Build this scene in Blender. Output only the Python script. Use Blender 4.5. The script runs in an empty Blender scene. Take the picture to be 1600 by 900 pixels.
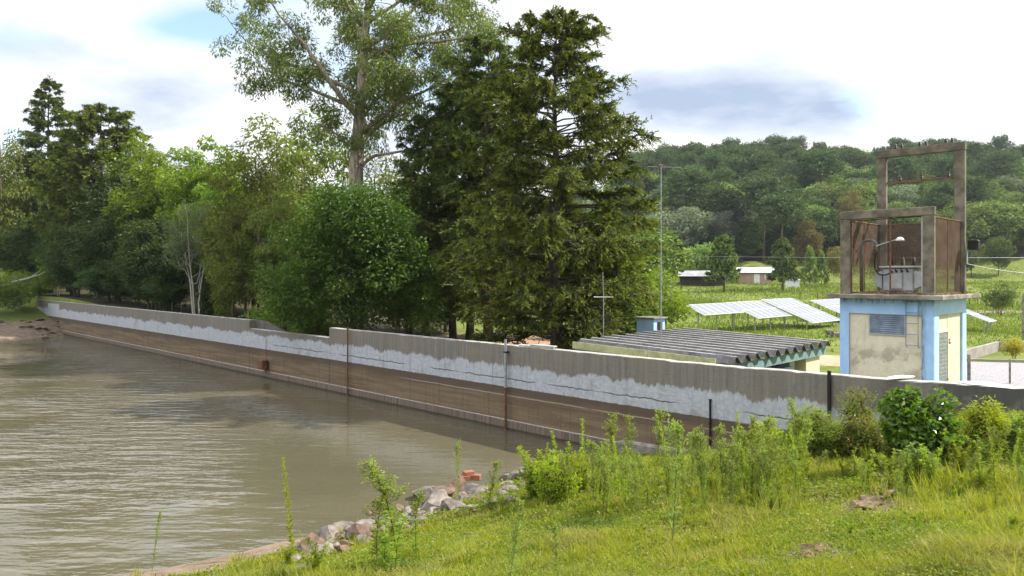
import bpy, math, random
import numpy as np
from mathutils import Vector, Matrix

# ------------------------------------------------------------------ camera, sky, sun, exposure
S = bpy.context.scene
COL = S.collection
F, HY = 1155.0, 430.0                     # focal length and horizon row, in pixels of the 1600 px photograph
CAMZ = 5.5                                # camera height above the water
cam = bpy.data.cameras.new('camera'); cam_o = bpy.data.objects.new('camera', cam); COL.objects.link(cam_o)
cam.sensor_width = 36.0; cam.lens = 36.0 * F / 1600.0; cam.shift_y = -20.0 / 1600.0
cam.clip_start = 0.1; cam.clip_end = 6000.0
cam_o.location = (0, 0, CAMZ); cam_o.rotation_euler = (math.radians(90), 0, 0)
S.camera = cam_o

SUN_EL = 45.0
SUN_DIR = Vector((0.995, 0.10, 0)).normalized()
sv = Vector((SUN_DIR.x * math.cos(math.radians(SUN_EL)), SUN_DIR.y * math.cos(math.radians(SUN_EL)), math.sin(math.radians(SUN_EL))))
sun = bpy.data.lights.new('sun', 'SUN'); sun.energy = 5.0; sun.angle = math.radians(0.55); sun.color = (1.0, 0.95, 0.86)
sun_o = bpy.data.objects.new('sun', sun); COL.objects.link(sun_o); sun_o.location = (40, 10, 60)
sun_o.rotation_euler = sv.to_track_quat('Z', 'Y').to_euler()

W = bpy.data.worlds.new('World'); S.world = W; W.use_nodes = True
wn, wl = W.node_tree.nodes, W.node_tree.links
for n_ in list(wn): wn.remove(n_)

def wmath(op, a, b=None, c=None):
    n_ = wn.new('ShaderNodeMath'); n_.operation = op
    for i, v in enumerate((a, b, c)):
        if v is None: continue
        if isinstance(v, (int, float)): n_.inputs[i].default_value = v
        else: wl.new(v, n_.inputs[i])
    return n_.outputs[0]

sky = wn.new('ShaderNodeTexSky'); sky.sky_type = 'NISHITA'; sky.sun_disc = False
sky.sun_elevation = math.radians(SUN_EL); sky.sun_rotation = math.atan2(SUN_DIR.x, SUN_DIR.y)
sky.air_density = 1.0; sky.dust_density = 1.2; sky.ozone_density = 1.0
tc = wn.new('ShaderNodeTexCoord'); sep = wn.new('ShaderNodeSeparateXYZ'); wl.new(tc.outputs['Generated'], sep.inputs[0])
zz = wmath('ADD', wmath('MAXIMUM', sep.outputs[2], 0.0), 0.16)
cmb = wn.new('ShaderNodeCombineXYZ'); wl.new(wmath('DIVIDE', sep.outputs[0], zz), cmb.inputs[0]); wl.new(wmath('DIVIDE', sep.outputs[1], zz), cmb.inputs[1])

def wnoise(scale, detail, rough, off):
    m = wn.new('ShaderNodeMapping'); m.inputs['Location'].default_value = off; wl.new(cmb.outputs[0], m.inputs[0])
    n_ = wn.new('ShaderNodeTexNoise'); n_.inputs['Scale'].default_value = scale; n_.inputs['Detail'].default_value = detail
    n_.inputs['Roughness'].default_value = rough; wl.new(m.outputs[0], n_.inputs['Vector']); return n_.outputs['Fac']

def blob(px, py, rx, ry):
    """1 in the middle of a patch of sky seen in the direction of pixel (px, py), 0 beyond its radii (in pixels)"""
    d = Vector(((px - 800) / F, 1, (HY - py) / F))
    y_ = wmath('MAXIMUM', sep.outputs[1], 0.05)
    ax = wmath('MULTIPLY', wmath('SUBTRACT', wmath('DIVIDE', sep.outputs[0], y_), d.x), F / rx)
    az = wmath('MULTIPLY', wmath('SUBTRACT', wmath('DIVIDE', sep.outputs[2], y_), d.z), F / ry)
    r2 = wmath('ADD', wmath('MULTIPLY', ax, ax), wmath('MULTIPLY', az, az))
    return wmath('POWER', 2.718, wmath('MULTIPLY', r2, -1.0))

def ramp(fac, stops, nodes, links):
    r = nodes.new('ShaderNodeValToRGB'); e = r.color_ramp.elements
    while len(e) < len(stops): e.new(0.5)
    for el, (p, c) in zip(e, stops): el.position = p; el.color = c if len(c) == 4 else (*c, 1)
    links.new(fac, r.inputs[0]); return r.outputs[0]

nz = wnoise(0.9, 8.0, 0.60, (3.1, 1.7, 0.0))
nz2 = wnoise(1.6, 6.0, 0.58, (7.3, 4.2, 0.0))
nz3 = wnoise(4.5, 5.0, 0.6, (1.3, 9.2, 0.0))
cover = wmath('ADD', nz, 0.17)
for px, py, rx, ry, a in ((20, 50, 60, 45, -.22), (305, 38, 95, 36, -.24), (20, 200, 90, 70, -.18), (40, 110, 70, 25, .1), (1010, 45, 110, 40, .2), (1160, 165, 150, 70, .12),
                          (1400, 150, 90, 55, -.28), (1500, 190, 80, 22, -.2), (230, 140, 220, 50, .1), (940, 0, 120, 40, .15)):
    cover = wmath('ADD', cover, wmath('MULTIPLY', blob(px, py, rx, ry), a))
mask = ramp(cover, [(0.40, (0, 0, 0)), (0.66, (1, 1, 1))], wn, wl)
grey = wmath('ADD', wmath('MULTIPLY', nz2, 0.75), wmath('MULTIPLY', nz3, 0.25))
for px, py, rx, ry, a in ((1150, 160, 170, 55, .30), (1330, 165, 60, 30, .14), (60, 75, 90, 30, .16), (250, 150, 150, 45, .13), (1000, 150, 60, 60, .12), (1050, 60, 150, 40, -.2), (1500, 90, 160, 90, -.2), (1100, 235, 200, 16, -.22),
                          (450, 170, 90, 60, -.1), (150, 50, 90, 40, -.1), (120, 215, 90, 30, -.1)):
    grey = wmath('ADD', grey, wmath('MULTIPLY', blob(px, py, rx, ry), a))
CL = 6.4
cloudc = ramp(grey, [(0.45, (1, 1, 1)), (0.58, (0.74, 0.80, 0.90)), (0.80, (0.42, 0.51, 0.68))], wn, wl)
vm = wn.new('ShaderNodeVectorMath'); vm.operation = 'SCALE'; wl.new(cloudc, vm.inputs[0])
def wstep(v, a, b):
    n_ = wn.new('ShaderNodeMapRange'); n_.interpolation_type = 'SMOOTHSTEP'; wl.new(v, n_.inputs[0]); n_.inputs[1].default_value = min(a, b); n_.inputs[2].default_value = max(a, b)
    if a > b: n_.inputs[3].default_value = 1.0; n_.inputs[4].default_value = 0.0
    return n_.outputs[0]
# extra brightness added to unseen clouds above the view, for glare on the water
high = wmath('ADD', wmath('MULTIPLY', wmath('MULTIPLY', wstep(sep.outputs[2], .33, .44), wstep(sep.outputs[0], .10, -.25)), CL * 1.7), CL)
wl.new(high, vm.inputs['Scale'])
vb = wn.new('ShaderNodeVectorMath'); vb.operation = 'SCALE'; wl.new(sky.outputs[0], vb.inputs[0]); vb.inputs['Scale'].default_value = 1.7
mx = wn.new('ShaderNodeMix'); mx.data_type = 'RGBA'; wl.new(mask, mx.inputs[0]); wl.new(vb.outputs[0], mx.inputs[6]); wl.new(vm.outputs[0], mx.inputs[7])
bg = wn.new('ShaderNodeBackground'); bg.inputs[1].default_value = 0.10; wl.new(mx.outputs[2], bg.inputs[0])
wo = wn.new('ShaderNodeOutputWorld'); wl.new(bg.outputs[0], wo.inputs[0])

S.view_settings.view_transform = 'Standard'; S.view_settings.look = 'None'; S.view_settings.exposure = 0.92; S.view_settings.gamma = 1.0
S.view_settings.use_curve_mapping = False
try:
    S.cycles.max_bounces = 6; S.cycles.diffuse_bounces = 3; S.cycles.transparent_max_bounces = 8; S.cycles.use_denoising = True
    S.cycles.caustics_reflective = False; S.cycles.caustics_refractive = False
except Exception: pass

RNG = np.random.default_rng(11)
random.seed(5)

# ------------------------------------------------------------------ helpers
def xr(px): return (px - 800.0) / F
def at(px, py, d): return Vector((xr(px) * d, d, CAMZ - (py - HY) / F * d))
E = np.array([0.700, -0.714]); E = E / np.linalg.norm(E); N = np.array([-E[1], E[0]])   # along the dam (to the near right), and away from the lake
P0 = np.array([0.0, 26.5]); ROT = math.atan2(E[1], E[0])
def uv(u, s, z=0.0): p = P0 + E * u + N * s; return Vector((p[0], p[1], z))

def tag(o, label=None, cat=None, group=None, kind=None):
    if label: o['label'] = label
    if cat: o['category'] = cat
    if group: o['group'] = group
    if kind: o['kind'] = kind
    return o
def empty(name, loc=(0, 0, 0), rz=0.0, label=None, cat=None, group=None):
    o = bpy.data.objects.new(name, None); COL.objects.link(o); o.location = loc; o.rotation_euler = (0, 0, rz); o.empty_display_size = 0.2
    return tag(o, label, cat, group)
def copy_tree(o, loc=None, rz=None, scale=None, label=None, group=None, parent=None):
    c = o.copy(); COL.objects.link(c)
    if parent is not None: c.parent = parent
    for ch in o.children: copy_tree(ch, parent=c)
    if loc is not None: c.location = loc
    if rz is not None: c.rotation_euler = (0, 0, rz)
    if scale is not None: c.scale = scale if hasattr(scale, '__len__') else (scale,) * 3
    if label: c['label'] = label
    if group: c['group'] = group
    return c

class MB:
    def __init__(s): s.V = []; s.Q = []; s.T = []; s.n = 0; s.qm = []; s.tm = []
    def add(s, v, q=None, t=None, m=0):
        v = np.asarray(v, float).reshape(-1, 3)
        if q is not None and len(q): q = np.asarray(q, int).reshape(-1, 4); s.Q.append(q + s.n); s.qm.append(np.full(len(q), m))
        if t is not None and len(t): t = np.asarray(t, int).reshape(-1, 3); s.T.append(t + s.n); s.tm.append(np.full(len(t), m))
        s.V.append(v); s.n += len(v); return s
    def box(s, a, b, m=0, mat=None):
        a, b = np.minimum(a, b), np.maximum(a, b)
        v = np.array([[x, y, z] for z in (a[2], b[2]) for y in (a[1], b[1]) for x in (a[0], b[0])], float)
        if mat is not None: v = np.array([list(mat @ Vector(p)) for p in v])
        return s.add(v, [[0, 2, 3, 1], [4, 5, 7, 6], [0, 1, 5, 4], [1, 3, 7, 5], [3, 2, 6, 7], [2, 0, 4, 6]], m=m)
    def bevel_box(s, a, b, r=0.01, m=0):
        """a box whose vertical and horizontal edges are chamfered"""
        a, b = np.minimum(a, b).astype(float), np.maximum(a, b).astype(float)
        import bmesh
        bm = bmesh.new(); bmesh.ops.create_cube(bm, size=1.0)
        for v in bm.verts: v.co = Vector((a + b) / 2) + Vector([v.co[i] * (b - a)[i] for i in range(3)])
        bmesh.ops.bevel(bm, geom=list(bm.edges), offset=r, segments=1, affect='EDGES', profile=0.5)
        bm.verts.index_update(); v = [list(x.co) for x in bm.verts]
        q = [[w.index for w in f.verts] for f in bm.faces if len(f.verts) == 4]; t = [[w.index for w in f.verts] for f in bm.faces if len(f.verts) == 3]
        bm.free(); return s.add(v, q, t, m)
    def tube(s, path, rad, sides=6, m=0, cap=True):
        P = np.asarray([list(p) for p in path], float); k = len(P)
        R = np.full(k, rad, float) if np.isscalar(rad) else np.asarray(rad, float)
        T = np.gradient(P, axis=0); T /= np.linalg.norm(T, axis=1)[:, None] + 1e-9
        ref = np.array([0, 0, 1.0]) if abs(T[0][2]) < 0.9 else np.array([1.0, 0, 0])
        A = np.cross(T, ref); bad = np.linalg.norm(A, axis=1) < 1e-3; A[bad] = np.cross(T[bad], [0, 1.0, 0.3]); A /= np.linalg.norm(A, axis=1)[:, None]
        B = np.cross(T, A); th = np.linspace(0, 2 * np.pi, sides, endpoint=False)
        V = P[:, None] + R[:, None, None] * (np.cos(th)[None, :, None] * A[:, None] + np.sin(th)[None, :, None] * B[:, None])
        i = np.arange(k - 1)[:, None] * sides; j = np.arange(sides)[None]; j2 = (j + 1) % sides
        q = np.stack([i + j, i + j2, i + sides + j2, i + sides + j], -1).reshape(-1, 4)
        V = V.reshape(-1, 3); t = []
        if cap:
            c = len(V); V = np.vstack([V, P[0], P[-1]])
            t = [[c, (a + 1) % sides, a] for a in range(sides)] + [[c + 1, (k - 1) * sides + a, (k - 1) * sides + (a + 1) % sides] for a in range(sides)]
        return s.add(V, q, t, m)
    def lathe(s, prof, c=(0, 0, 0), sides=12, m=0):
        return s.tube([(c[0], c[1], c[2] + z) for r, z in prof], [max(r, 1e-4) for r, z in prof], sides, m)
    def prism(s, poly, a, b, axis=1, m=0):
        """a polygon of (p, q) extruded along an axis from a to b"""
        k = len(poly); V = []
        for w in (a, b):
            for p, q in poly: V.append((w, p, q) if axis == 0 else (p, w, q) if axis == 1 else (p, q, w))
        q = [[i, (i + 1) % k, k + (i + 1) % k, k + i] for i in range(k)]
        t = [[0, i + 1, i] for i in range(1, k - 1)] + [[k, k + i, k + i + 1] for i in range(1, k - 1)]
        return s.add(V, q, t, m)
    def leaves(s, C, D, Nn, L, Wd, m=0, fold=0.25):
        """diamond leaves: centre-bases C, directions D, face normals Nn, lengths L, widths Wd"""
        C = np.asarray(C, float); k = len(C)
        D = D / (np.linalg.norm(D, axis=1)[:, None] + 1e-9); Sd = np.cross(D, Nn); Sd /= np.linalg.norm(Sd, axis=1)[:, None] + 1e-9
        U = np.cross(Sd, D); L = np.broadcast_to(L, k)[:, None]; Wd = np.broadcast_to(Wd, k)[:, None]
        mid = C + D * L * 0.45
        V = np.stack([C, mid + Sd * Wd / 2 + U * Wd * fold, C + D * L, mid - Sd * Wd / 2 + U * Wd * fold], 1).reshape(-1, 3)
        b = np.arange(k)[:, None] * 4
        return s.add(V, b + np.array([[0, 1, 2, 3]]), m=m)
    def build(s, name, mats, parent=None, loc=None, rz=None, smooth=False):
        me = bpy.data.meshes.new(name); V = np.vstack(s.V)
        q = np.vstack(s.Q) if s.Q else np.zeros((0, 4), int); t = np.vstack(s.T) if s.T else np.zeros((0, 3), int)
        me.vertices.add(len(V)); me.vertices.foreach_set('co', V.ravel().astype(np.float32))
        nl = q.size + t.size; me.loops.add(nl); me.loops.foreach_set('vertex_index', np.concatenate([q.ravel(), t.ravel()]).astype(np.int32))
        me.polygons.add(len(q) + len(t))
        me.polygons.foreach_set('loop_start', np.concatenate([np.arange(len(q)) * 4, q.size + np.arange(len(t)) * 3]).astype(np.int32))
        mi = np.concatenate((s.qm or [np.zeros(0)]) + (s.tm or [np.zeros(0)])).astype(np.int32)
        me.polygons.foreach_set('material_index', mi)
        me.polygons.foreach_set('use_smooth', np.full(len(mi), bool(smooth)))
        me.update(calc_edges=True); me.validate()
        for mm in (mats if isinstance(mats, (list, tuple)) else [mats]): me.materials.append(mm)
        o = bpy.data.objects.new(name, me); COL.objects.link(o)
        if parent is not None: o.parent = parent
        if loc is not None: o.location = loc
        if rz is not None: o.rotation_euler = (0, 0, rz)
        return o

# ------------------------------------------------------------------ materials
class NT:
    def __init__(s, name):
        s.m = bpy.data.materials.new(name); s.m.use_nodes = True; s.n = s.m.node_tree.nodes; s.l = s.m.node_tree.links
        for x in list(s.n): s.n.remove(x)
        s.out = s.n.new('ShaderNodeOutputMaterial')
    def new(s, t, **kw):
        x = s.n.new(t)
        for k, v in kw.items(): setattr(x, k, v)
        return x
    def set(s, sock, v):
        if isinstance(v, bpy.types.NodeSocket): s.l.new(v, sock)
        elif isinstance(v, (tuple, list)) and len(v) == 3 and sock.type == 'RGBA': sock.default_value = (*v, 1)
        else: sock.default_value = v
    def math(s, op, a, b=0.0, clamp=False):
        x = s.new('ShaderNodeMath', operation=op, use_clamp=clamp); s.set(x.inputs[0], a); s.set(x.inputs[1], b); return x.outputs[0]
    def coord(s, which='Object', scale=(1, 1, 1), loc=(0, 0, 0)):
        t = s.new('ShaderNodeTexCoord'); mp = s.new('ShaderNodeMapping'); s.l.new(t.outputs[which], mp.inputs[0])
        mp.inputs['Scale'].default_value = scale; mp.inputs['Location'].default_value = loc; return mp.outputs[0]
    def geo(s, scale=(1, 1, 1)):
        t = s.new('ShaderNodeNewGeometry'); mp = s.new('ShaderNodeMapping'); s.l.new(t.outputs['Position'], mp.inputs[0]); mp.inputs['Scale'].default_value = scale; return mp.outputs[0]
    def noise(s, vec, scale, detail=4.0, rough=0.55):
        x = s.new('ShaderNodeTexNoise'); s.l.new(vec, x.inputs['Vector']); x.inputs['Scale'].default_value = scale
        x.inputs['Detail'].default_value = detail; x.inputs['Roughness'].default_value = rough; return x.outputs['Fac']
    def ramp(s, fac, stops): return ramp(fac, stops, s.n, s.l)
    def mix(s, f, a, b, blend='MIX'):
        x = s.new('ShaderNodeMix', data_type='RGBA', blend_type=blend); s.set(x.inputs[0], f); s.set(x.inputs[6], a); s.set(x.inputs[7], b); return x.outputs[2]
    def step(s, v, lo, hi):
        x = s.new('ShaderNodeMapRange', interpolation_type='SMOOTHSTEP'); s.set(x.inputs[0], v); x.inputs[1].default_value = lo; x.inputs[2].default_value = hi; return x.outputs[0]
    def bump(s, h, strength=0.3, dist=0.05):
        b = s.new('ShaderNodeBump'); b.inputs['Strength'].default_value = strength; b.inputs['Distance'].default_value = dist; s.l.new(h, b.inputs['Height']); return b.outputs[0]
    def principled(s, col, rough=0.8, metal=0.0, normal=None, spec=0.3, alpha=None):
        p = s.new('ShaderNodeBsdfPrincipled'); s.set(p.inputs['Base Color'], col); s.set(p.inputs['Roughness'], rough); s.set(p.inputs['Metallic'], metal)
        s.set(p.inputs['Specular IOR Level'], spec)
        if normal is not None: s.l.new(normal, p.inputs['Normal'])
        if alpha is not None: s.set(p.inputs['Alpha'], alpha)
        s.l.new(p.outputs[0], s.out.inputs[0]); return s.m

def plain(name, c, rough=0.7, metal=0.0, var=0.25, scale=4.0, bump=0.2, c2=None, spec=0.3):
    t = NT(name); v = t.coord('Object'); n1 = t.noise(v, scale, 6, 0.6); n2 = t.noise(v, scale * 7, 4, 0.6)
    d = c2 or tuple(x * (1 - var) for x in c); li = tuple(min(x * (1 + var * 0.6), 0.95) for x in c)
    col = t.mix(t.step(n1, 0.35, 0.65), d, li); col = t.mix(t.math('MULTIPLY', n2, 0.35), col, tuple(x * 0.75 for x in c))
    return t.principled(col, rough, metal, t.bump(n2, bump, 0.01), spec)

def leaf_mat(name, c1, c2, trans=0.38, gloss=0.05, rough=0.4, c3=None, tint=(1.3, 1.4, 0.6), patch=None, vary=.4):
    t = NT(name); g = t.new('ShaderNodeNewGeometry'); oi = t.new('ShaderNodeObjectInfo')
    v = t.coord('Object'); n1 = t.noise(v, 0.55, 3)
    f = t.math('ADD', t.math('MULTIPLY', g.outputs['Random Per Island'], 0.6), t.math('MULTIPLY', t.step(n1, 0.3, 0.7), 0.4))
    col = t.mix(f, c1, c2)
    if c3: col = t.mix(t.step(g.outputs['Random Per Island'], 0.90, 0.95), col, c3)
    if patch:
        for pc, psc, lo, hi in patch: col = t.mix(t.math('MULTIPLY', t.step(t.noise(v, psc, 4, .65), lo, hi), t.math('ADD', .45, t.math('MULTIPLY', g.outputs['Random Per Island'], .5))), col, pc)
    hs = t.new('ShaderNodeHueSaturation'); t.set(hs.inputs['Color'], col)
    t.set(hs.inputs['Hue'], t.math('ADD', 0.485, t.math('MULTIPLY', oi.outputs['Random'], 0.03)))
    t.set(hs.inputs['Value'], t.math('ADD', 1.0 - vary / 2, t.math('MULTIPLY', oi.outputs['Random'], vary)))
    col = hs.outputs[0]
    d = t.new('ShaderNodeBsdfDiffuse'); t.set(d.inputs[0], col)
    tr = t.new('ShaderNodeBsdfTranslucent'); t.set(tr.inputs[0], t.mix(1.0, col, tint, 'MULTIPLY'))
    m1 = t.new('ShaderNodeMixShader'); m1.inputs[0].default_value = trans; t.l.new(d.outputs[0], m1.inputs[1]); t.l.new(tr.outputs[0], m1.inputs[2])
    gl = t.new('ShaderNodeBsdfGlossy'); gl.inputs['Roughness'].default_value = rough; gl.inputs[0].default_value = (.9, .95, 1, 1)
    m2 = t.new('ShaderNodeMixShader'); m2.inputs[0].default_value = gloss * .45; t.l.new(m1.outputs[0], m2.inputs[1]); t.l.new(gl.outputs[0], m2.inputs[2])
    t.l.new(m2.outputs[0], t.out.inputs[0]); return t.m

def bark_mat(name, c1, c2, sc=(6, 6, 1.2)):
    t = NT(name); v = t.coord('Object', sc); n1 = t.noise(v, 1.6, 6, 0.65); n2 = t.noise(v, 8, 5, 0.6)
    col = t.mix(t.step(n1, 0.35, 0.65), c1, c2); col = t.mix(t.math('MULTIPLY', t.step(n2, .5, .7), .5), col, tuple(x * .45 for x in c1))
    return t.principled(col, 0.9, 0, t.bump(n2, 0.6, 0.03), 0.15)

# ------------------------------------------------------------------ ground heights
def tps(P, Z):
    P = np.asarray(P, float); k = len(P)
    def U(r2): return np.where(r2 > 1e-9, r2 * np.log(r2 + 1e-12), 0)
    K = U(((P[:, None] - P[None]) ** 2).sum(-1)) + np.eye(k) * 0.05
    A = np.zeros((k + 3, k + 3)); A[:k, :k] = K; A[:k, k] = 1; A[:k, k + 1:] = P; A[k, :k] = 1; A[k + 1:, :k] = P.T
    w = np.linalg.solve(A, np.concatenate([Z, np.zeros(3)]))
    def f(x, y):
        x = np.asarray(x, float); y = np.asarray(y, float); out = w[k] + w[k + 1] * x + w[k + 2] * y
        for i in range(k): out = out + w[i] * U((x - P[i, 0]) ** 2 + (y - P[i, 1]) ** 2)
        return out
    return f
up_pts = [(0, 0, 3.9), (4.3, 6.1, 3.15), (0, 9, 1.98), (-4, 12.6, .55), (10.2, 14.6, 2.68), (12, 10, 3.2), (8.2, 17.3, 1.95), (6.6, 19.2, 1.1), (5.0, 20.9, .45), (5, 12, 2.2), (2, 14, 1.45), (.8, 17.2, .75), (4.2, 17, 1.2),
          (3.1, 23.2, .08), (.34, 19.8, .16), (-1.5, 17.6, .16), (-2.8, 16.2, .15), (-4.2, 15.1, .12), (-6.6, 13.8, .04), (-.2, 20.7, -.25), (-2.2, 18.4, -.25), (-3.7, 16.9, -.25), (-5.2, 15.6, -.2), (-12, 11.5, 0), (-20, 9, 0), (-8, 8, 1.6), (-10, 0, 3.3), (-25, 2, 1.6), (10, 0, 4.0), (20, 5, 3.8), (0, -15, 4.2),
          (-1.2, 20.5, -.8), (-3.2, 18.2, -.7), (-6, 16, -.7), (2, 24.4, -.6), (-3, 24, -1.4), (-10, 25, -1.8), (-20, 30, -2.0), (-12, 16, -1.2), (-22, 15, -1.2), (-25, 48, -1.8), (-36, 60, -1.0), (-38, 66, -.7),
          (-42, 60, 0), (-41.8, 69, .05), (-43.5, 69, .8), (-48, 66, 1.1), (-47, 60, .6), (-55, 75, 3.0), (-52, 58, 1.1), (-60, 62, 2.6), (-50, 50, 0), (-58, 45, 0), (-70, 40, .4), (-75, 55, 2.6), (-40, 20, -1.5), (-55, 32, -1.2)]
_up = tps([(a, b) for a, b, c in up_pts], np.array([c for a, b, c in up_pts]))
def sm(a, b, x): t_ = np.clip((x - a) / (b - a), 0, 1); return t_ * t_ * (3 - 2 * t_)
_ph = RNG.uniform(0, 6.28, 40)
def wob(x, y, f):
    o = 0
    for i in range(6):
        a = i * 1.13 + .4; o = o + np.sin(f * (1 + .37 * i) * (x * np.cos(a) + y * np.sin(a)) + _ph[i]) / (1 + .4 * i)
    return o / 3.0
def G_up(x, y):
    z = np.clip(_up(x, y), -2.5, 4.4)
    return z + np.where(z > 0.1, 1, .4) * (wob(x, y, 2.1) * 0.06 + wob(x, y, 6.0) * 0.022)
def G_down(x, y):
    x = np.asarray(x, float); y = np.asarray(y, float)
    yy = np.maximum(y, 1.0); px = 800 + F * np.clip(x / yy, -1.2, 1.2)
    z = 1.25 + 2.6 * sm(85, 165, y) + 5.0 * sm(160, 192, y)
    fx = 0.45 + 0.62 * sm(600, 1150, px) + 0.06 * sm(1250, 1600, px)
    hill = np.clip(y - 188, 0, 150) * 0.262 * fx + sm(340, 900, y) * 15
    z = z - 0 + hill + wob(x, y, .035) * 1.6 * sm(100, 240, y)
    z = z + 2.1 * sm(6, 45, -x) * sm(20, 50, y) + .9 * np.exp(-(((x - 12) / 4.5) ** 2 + ((y - 21.5) / 4) ** 2)) * .6 - .4 * np.exp(-(((x - 7) / 5) ** 2 + ((y - 28) / 5) ** 2))
    z = z + .35 * np.exp(-(((x - 17) / 5) ** 2 + ((y - 30) / 6) ** 2))
    return z + wob(x, y, .25) * .06
U0, U1 = -69.6, 34.0
def G(x, y):
    x = np.asarray(x, float); y = np.asarray(y, float)
    u = (x - P0[0]) * E[0] + (y - P0[1]) * E[1]; s = (x - P0[0]) * N[0] + (y - P0[1]) * N[1]
    over = np.maximum(np.maximum(U0 - u, u - U1), 0); wdt = 0.12 + over * .5
    k = sm(-1, 1, s / wdt); return G_up(x, y) * (1 - k) + G_down(x, y) * k
def gz(x, y): return float(G(x, y))
def hit(px, py, dmin=3.0, dmax=260.0):
    """where the ray through a pixel of the photograph first meets the ground"""
    d = np.geomspace(dmin, dmax, 3000); x = xr(px) * d; z = CAMZ - (py - HY) / F * d
    g = np.maximum(G(x, d), -.03); i = np.argmax(z < g); i = i if z[i] < g[i] else len(d) - 1
    return Vector((x[i], d[i], g[i]))

# ------------------------------------------------------------------ ground sheet
def lines(dense0, dense1, step, far0, far1, r=1.18):
    a = list(np.arange(dense0, dense1, step)); s_ = step; v = dense0
    while v > far0: s_ *= r; v -= s_; a.insert(0, v)
    s_ = step; v = a[-1]
    while v < far1: s_ *= r; v += s_; a.append(v)
    return np.array(a)
us = lines(-76, 32, 0.4, -2600, 2600)
ss = np.concatenate([lines(-34, -0.2, 0.27, -2600, -99999 if False else -0.2)[:-1], [-0.13, 0.13], lines(0.6, 30, 0.7, 0.5, 2600, 1.045)[0:]])
ss = np.unique(np.round(ss, 3)); ss = ss[(ss <= -0.13) | (ss >= 0.13)]
UU, SS = np.meshgrid(us, ss, indexing='ij'); GX = P0[0] + E[0] * UU + N[0] * SS; GY = P0[1] + E[1] * UU + N[1] * SS; GZ = G(GX, GY)
GZ = np.where(np.hypot(GX, GY) > 1500, np.minimum(GZ, 40), GZ)
mb = MB(); nu, ns = GX.shape; idx = np.arange(nu * ns).reshape(nu, ns)
mb.add(np.stack([GX, GY, GZ], -1).reshape(-1, 3), np.stack([idx[:-1, :-1], idx[1:, :-1], idx[1:, 1:], idx[:-1, 1:]], -1).reshape(-1, 4))
t = NT('ground_soil_and_turf'); p = t.geo()
am = t.new('ShaderNodeAttribute'); am.attribute_name = 'mud'; ad = t.new('ShaderNodeAttribute'); ad.attribute_name = 'dirt'; af = t.new('ShaderNodeAttribute'); af.attribute_name = 'wood'
n1 = t.noise(p, 0.35, 6, .6); n2 = t.noise(p, 2.2, 6, .65); n3 = t.noise(p, 14, 5, .65)
turf = t.mix(t.step(n1, .35, .65), (.085, .125, .018), (.16, .19, .035)); turf = t.mix(t.math('MULTIPLY', t.step(n2, .45, .7), .7), turf, (.20, .18, .065)); turf = t.mix(t.math('MULTIPLY', n3, .5), turf, (.07, .10, .015))
mud = t.mix(t.step(n2, .35, .65), (.14, .10, .07), (.22, .168, .122)); mud = t.mix(t.math('MULTIPLY', t.step(n3, .5, .7), .5), mud, (.12, .08, .055))
dirt = t.mix(t.step(n2, .3, .7), (.36, .22, .14), (.45, .31, .22))
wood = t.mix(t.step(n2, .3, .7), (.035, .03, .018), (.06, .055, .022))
fm = t.step(t.math('ADD', am.outputs['Fac'], t.math('MULTIPLY', t.math('SUBTRACT', n2, .5), .9)), .4, .6)
fd = t.step(t.math('ADD', ad.outputs['Fac'], t.math('MULTIPLY', t.math('SUBTRACT', n2, .5), .9)), .4, .6)
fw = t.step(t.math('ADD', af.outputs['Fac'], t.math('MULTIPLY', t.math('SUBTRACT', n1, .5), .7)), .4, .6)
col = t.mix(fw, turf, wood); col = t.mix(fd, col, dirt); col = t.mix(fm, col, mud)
M_ground = t.principled(col, .95, 0, t.bump(t.math('ADD', n3, t.math('MULTIPLY', n2, 1.5)), .5, .06), .15)
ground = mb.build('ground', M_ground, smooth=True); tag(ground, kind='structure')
fx_, fy_, fz_ = GX.ravel(), GY.ravel(), GZ.ravel(); sN = SS.ravel(); uN = UU.ravel()
mudv = np.where(sN < 0, 1 - sm(.28, .55, fz_ - .45 * (1 - sm(-5.2, -3.6, fx_))), 0); mudv = np.maximum(mudv, np.where((sN < 0) & (fx_ < -40), 1 - sm(.9, 1.5, fz_), 0))
for px, py, r in ((1365, 785, .55), (1350, 800, .45), (1285, 862, .4), (1270, 872, .4), (1170, 885, .35), (1395, 772, .35), (1130, 905, .3), (1235, 878, .3), (905, 860, .22), (985, 880, .25), (1500, 850, .3), (1420, 765, .3), (760, 850, .25)):
    h = hit(px, py); mudv = np.maximum(mudv, 0.85 * np.exp(-((fx_ - h.x) ** 2 + (fy_ - h.y) ** 2) / r ** 2 * 1.2))
dirtv = np.where(sN > 0, 1.2 * np.exp(-(((fx_ + .5) / 8.0) ** 2 + ((fy_ - 44) / 11) ** 2)), 0) + np.where(sN > 0, .9 * np.exp(-(((fx_ - 15.6) / 2.6) ** 2 + ((fy_ - 36) / 5) ** 2)), 0)
pxv = 800 + F * fx_ / np.maximum(fy_, 1)
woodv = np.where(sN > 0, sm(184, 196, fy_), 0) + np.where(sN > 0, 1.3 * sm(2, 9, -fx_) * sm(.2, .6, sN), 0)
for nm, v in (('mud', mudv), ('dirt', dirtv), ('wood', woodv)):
    a = ground.data.attributes.new(nm, 'FLOAT', 'POINT'); a.data.foreach_set('value', np.clip(v, 0, 1).astype(np.float32))

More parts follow.
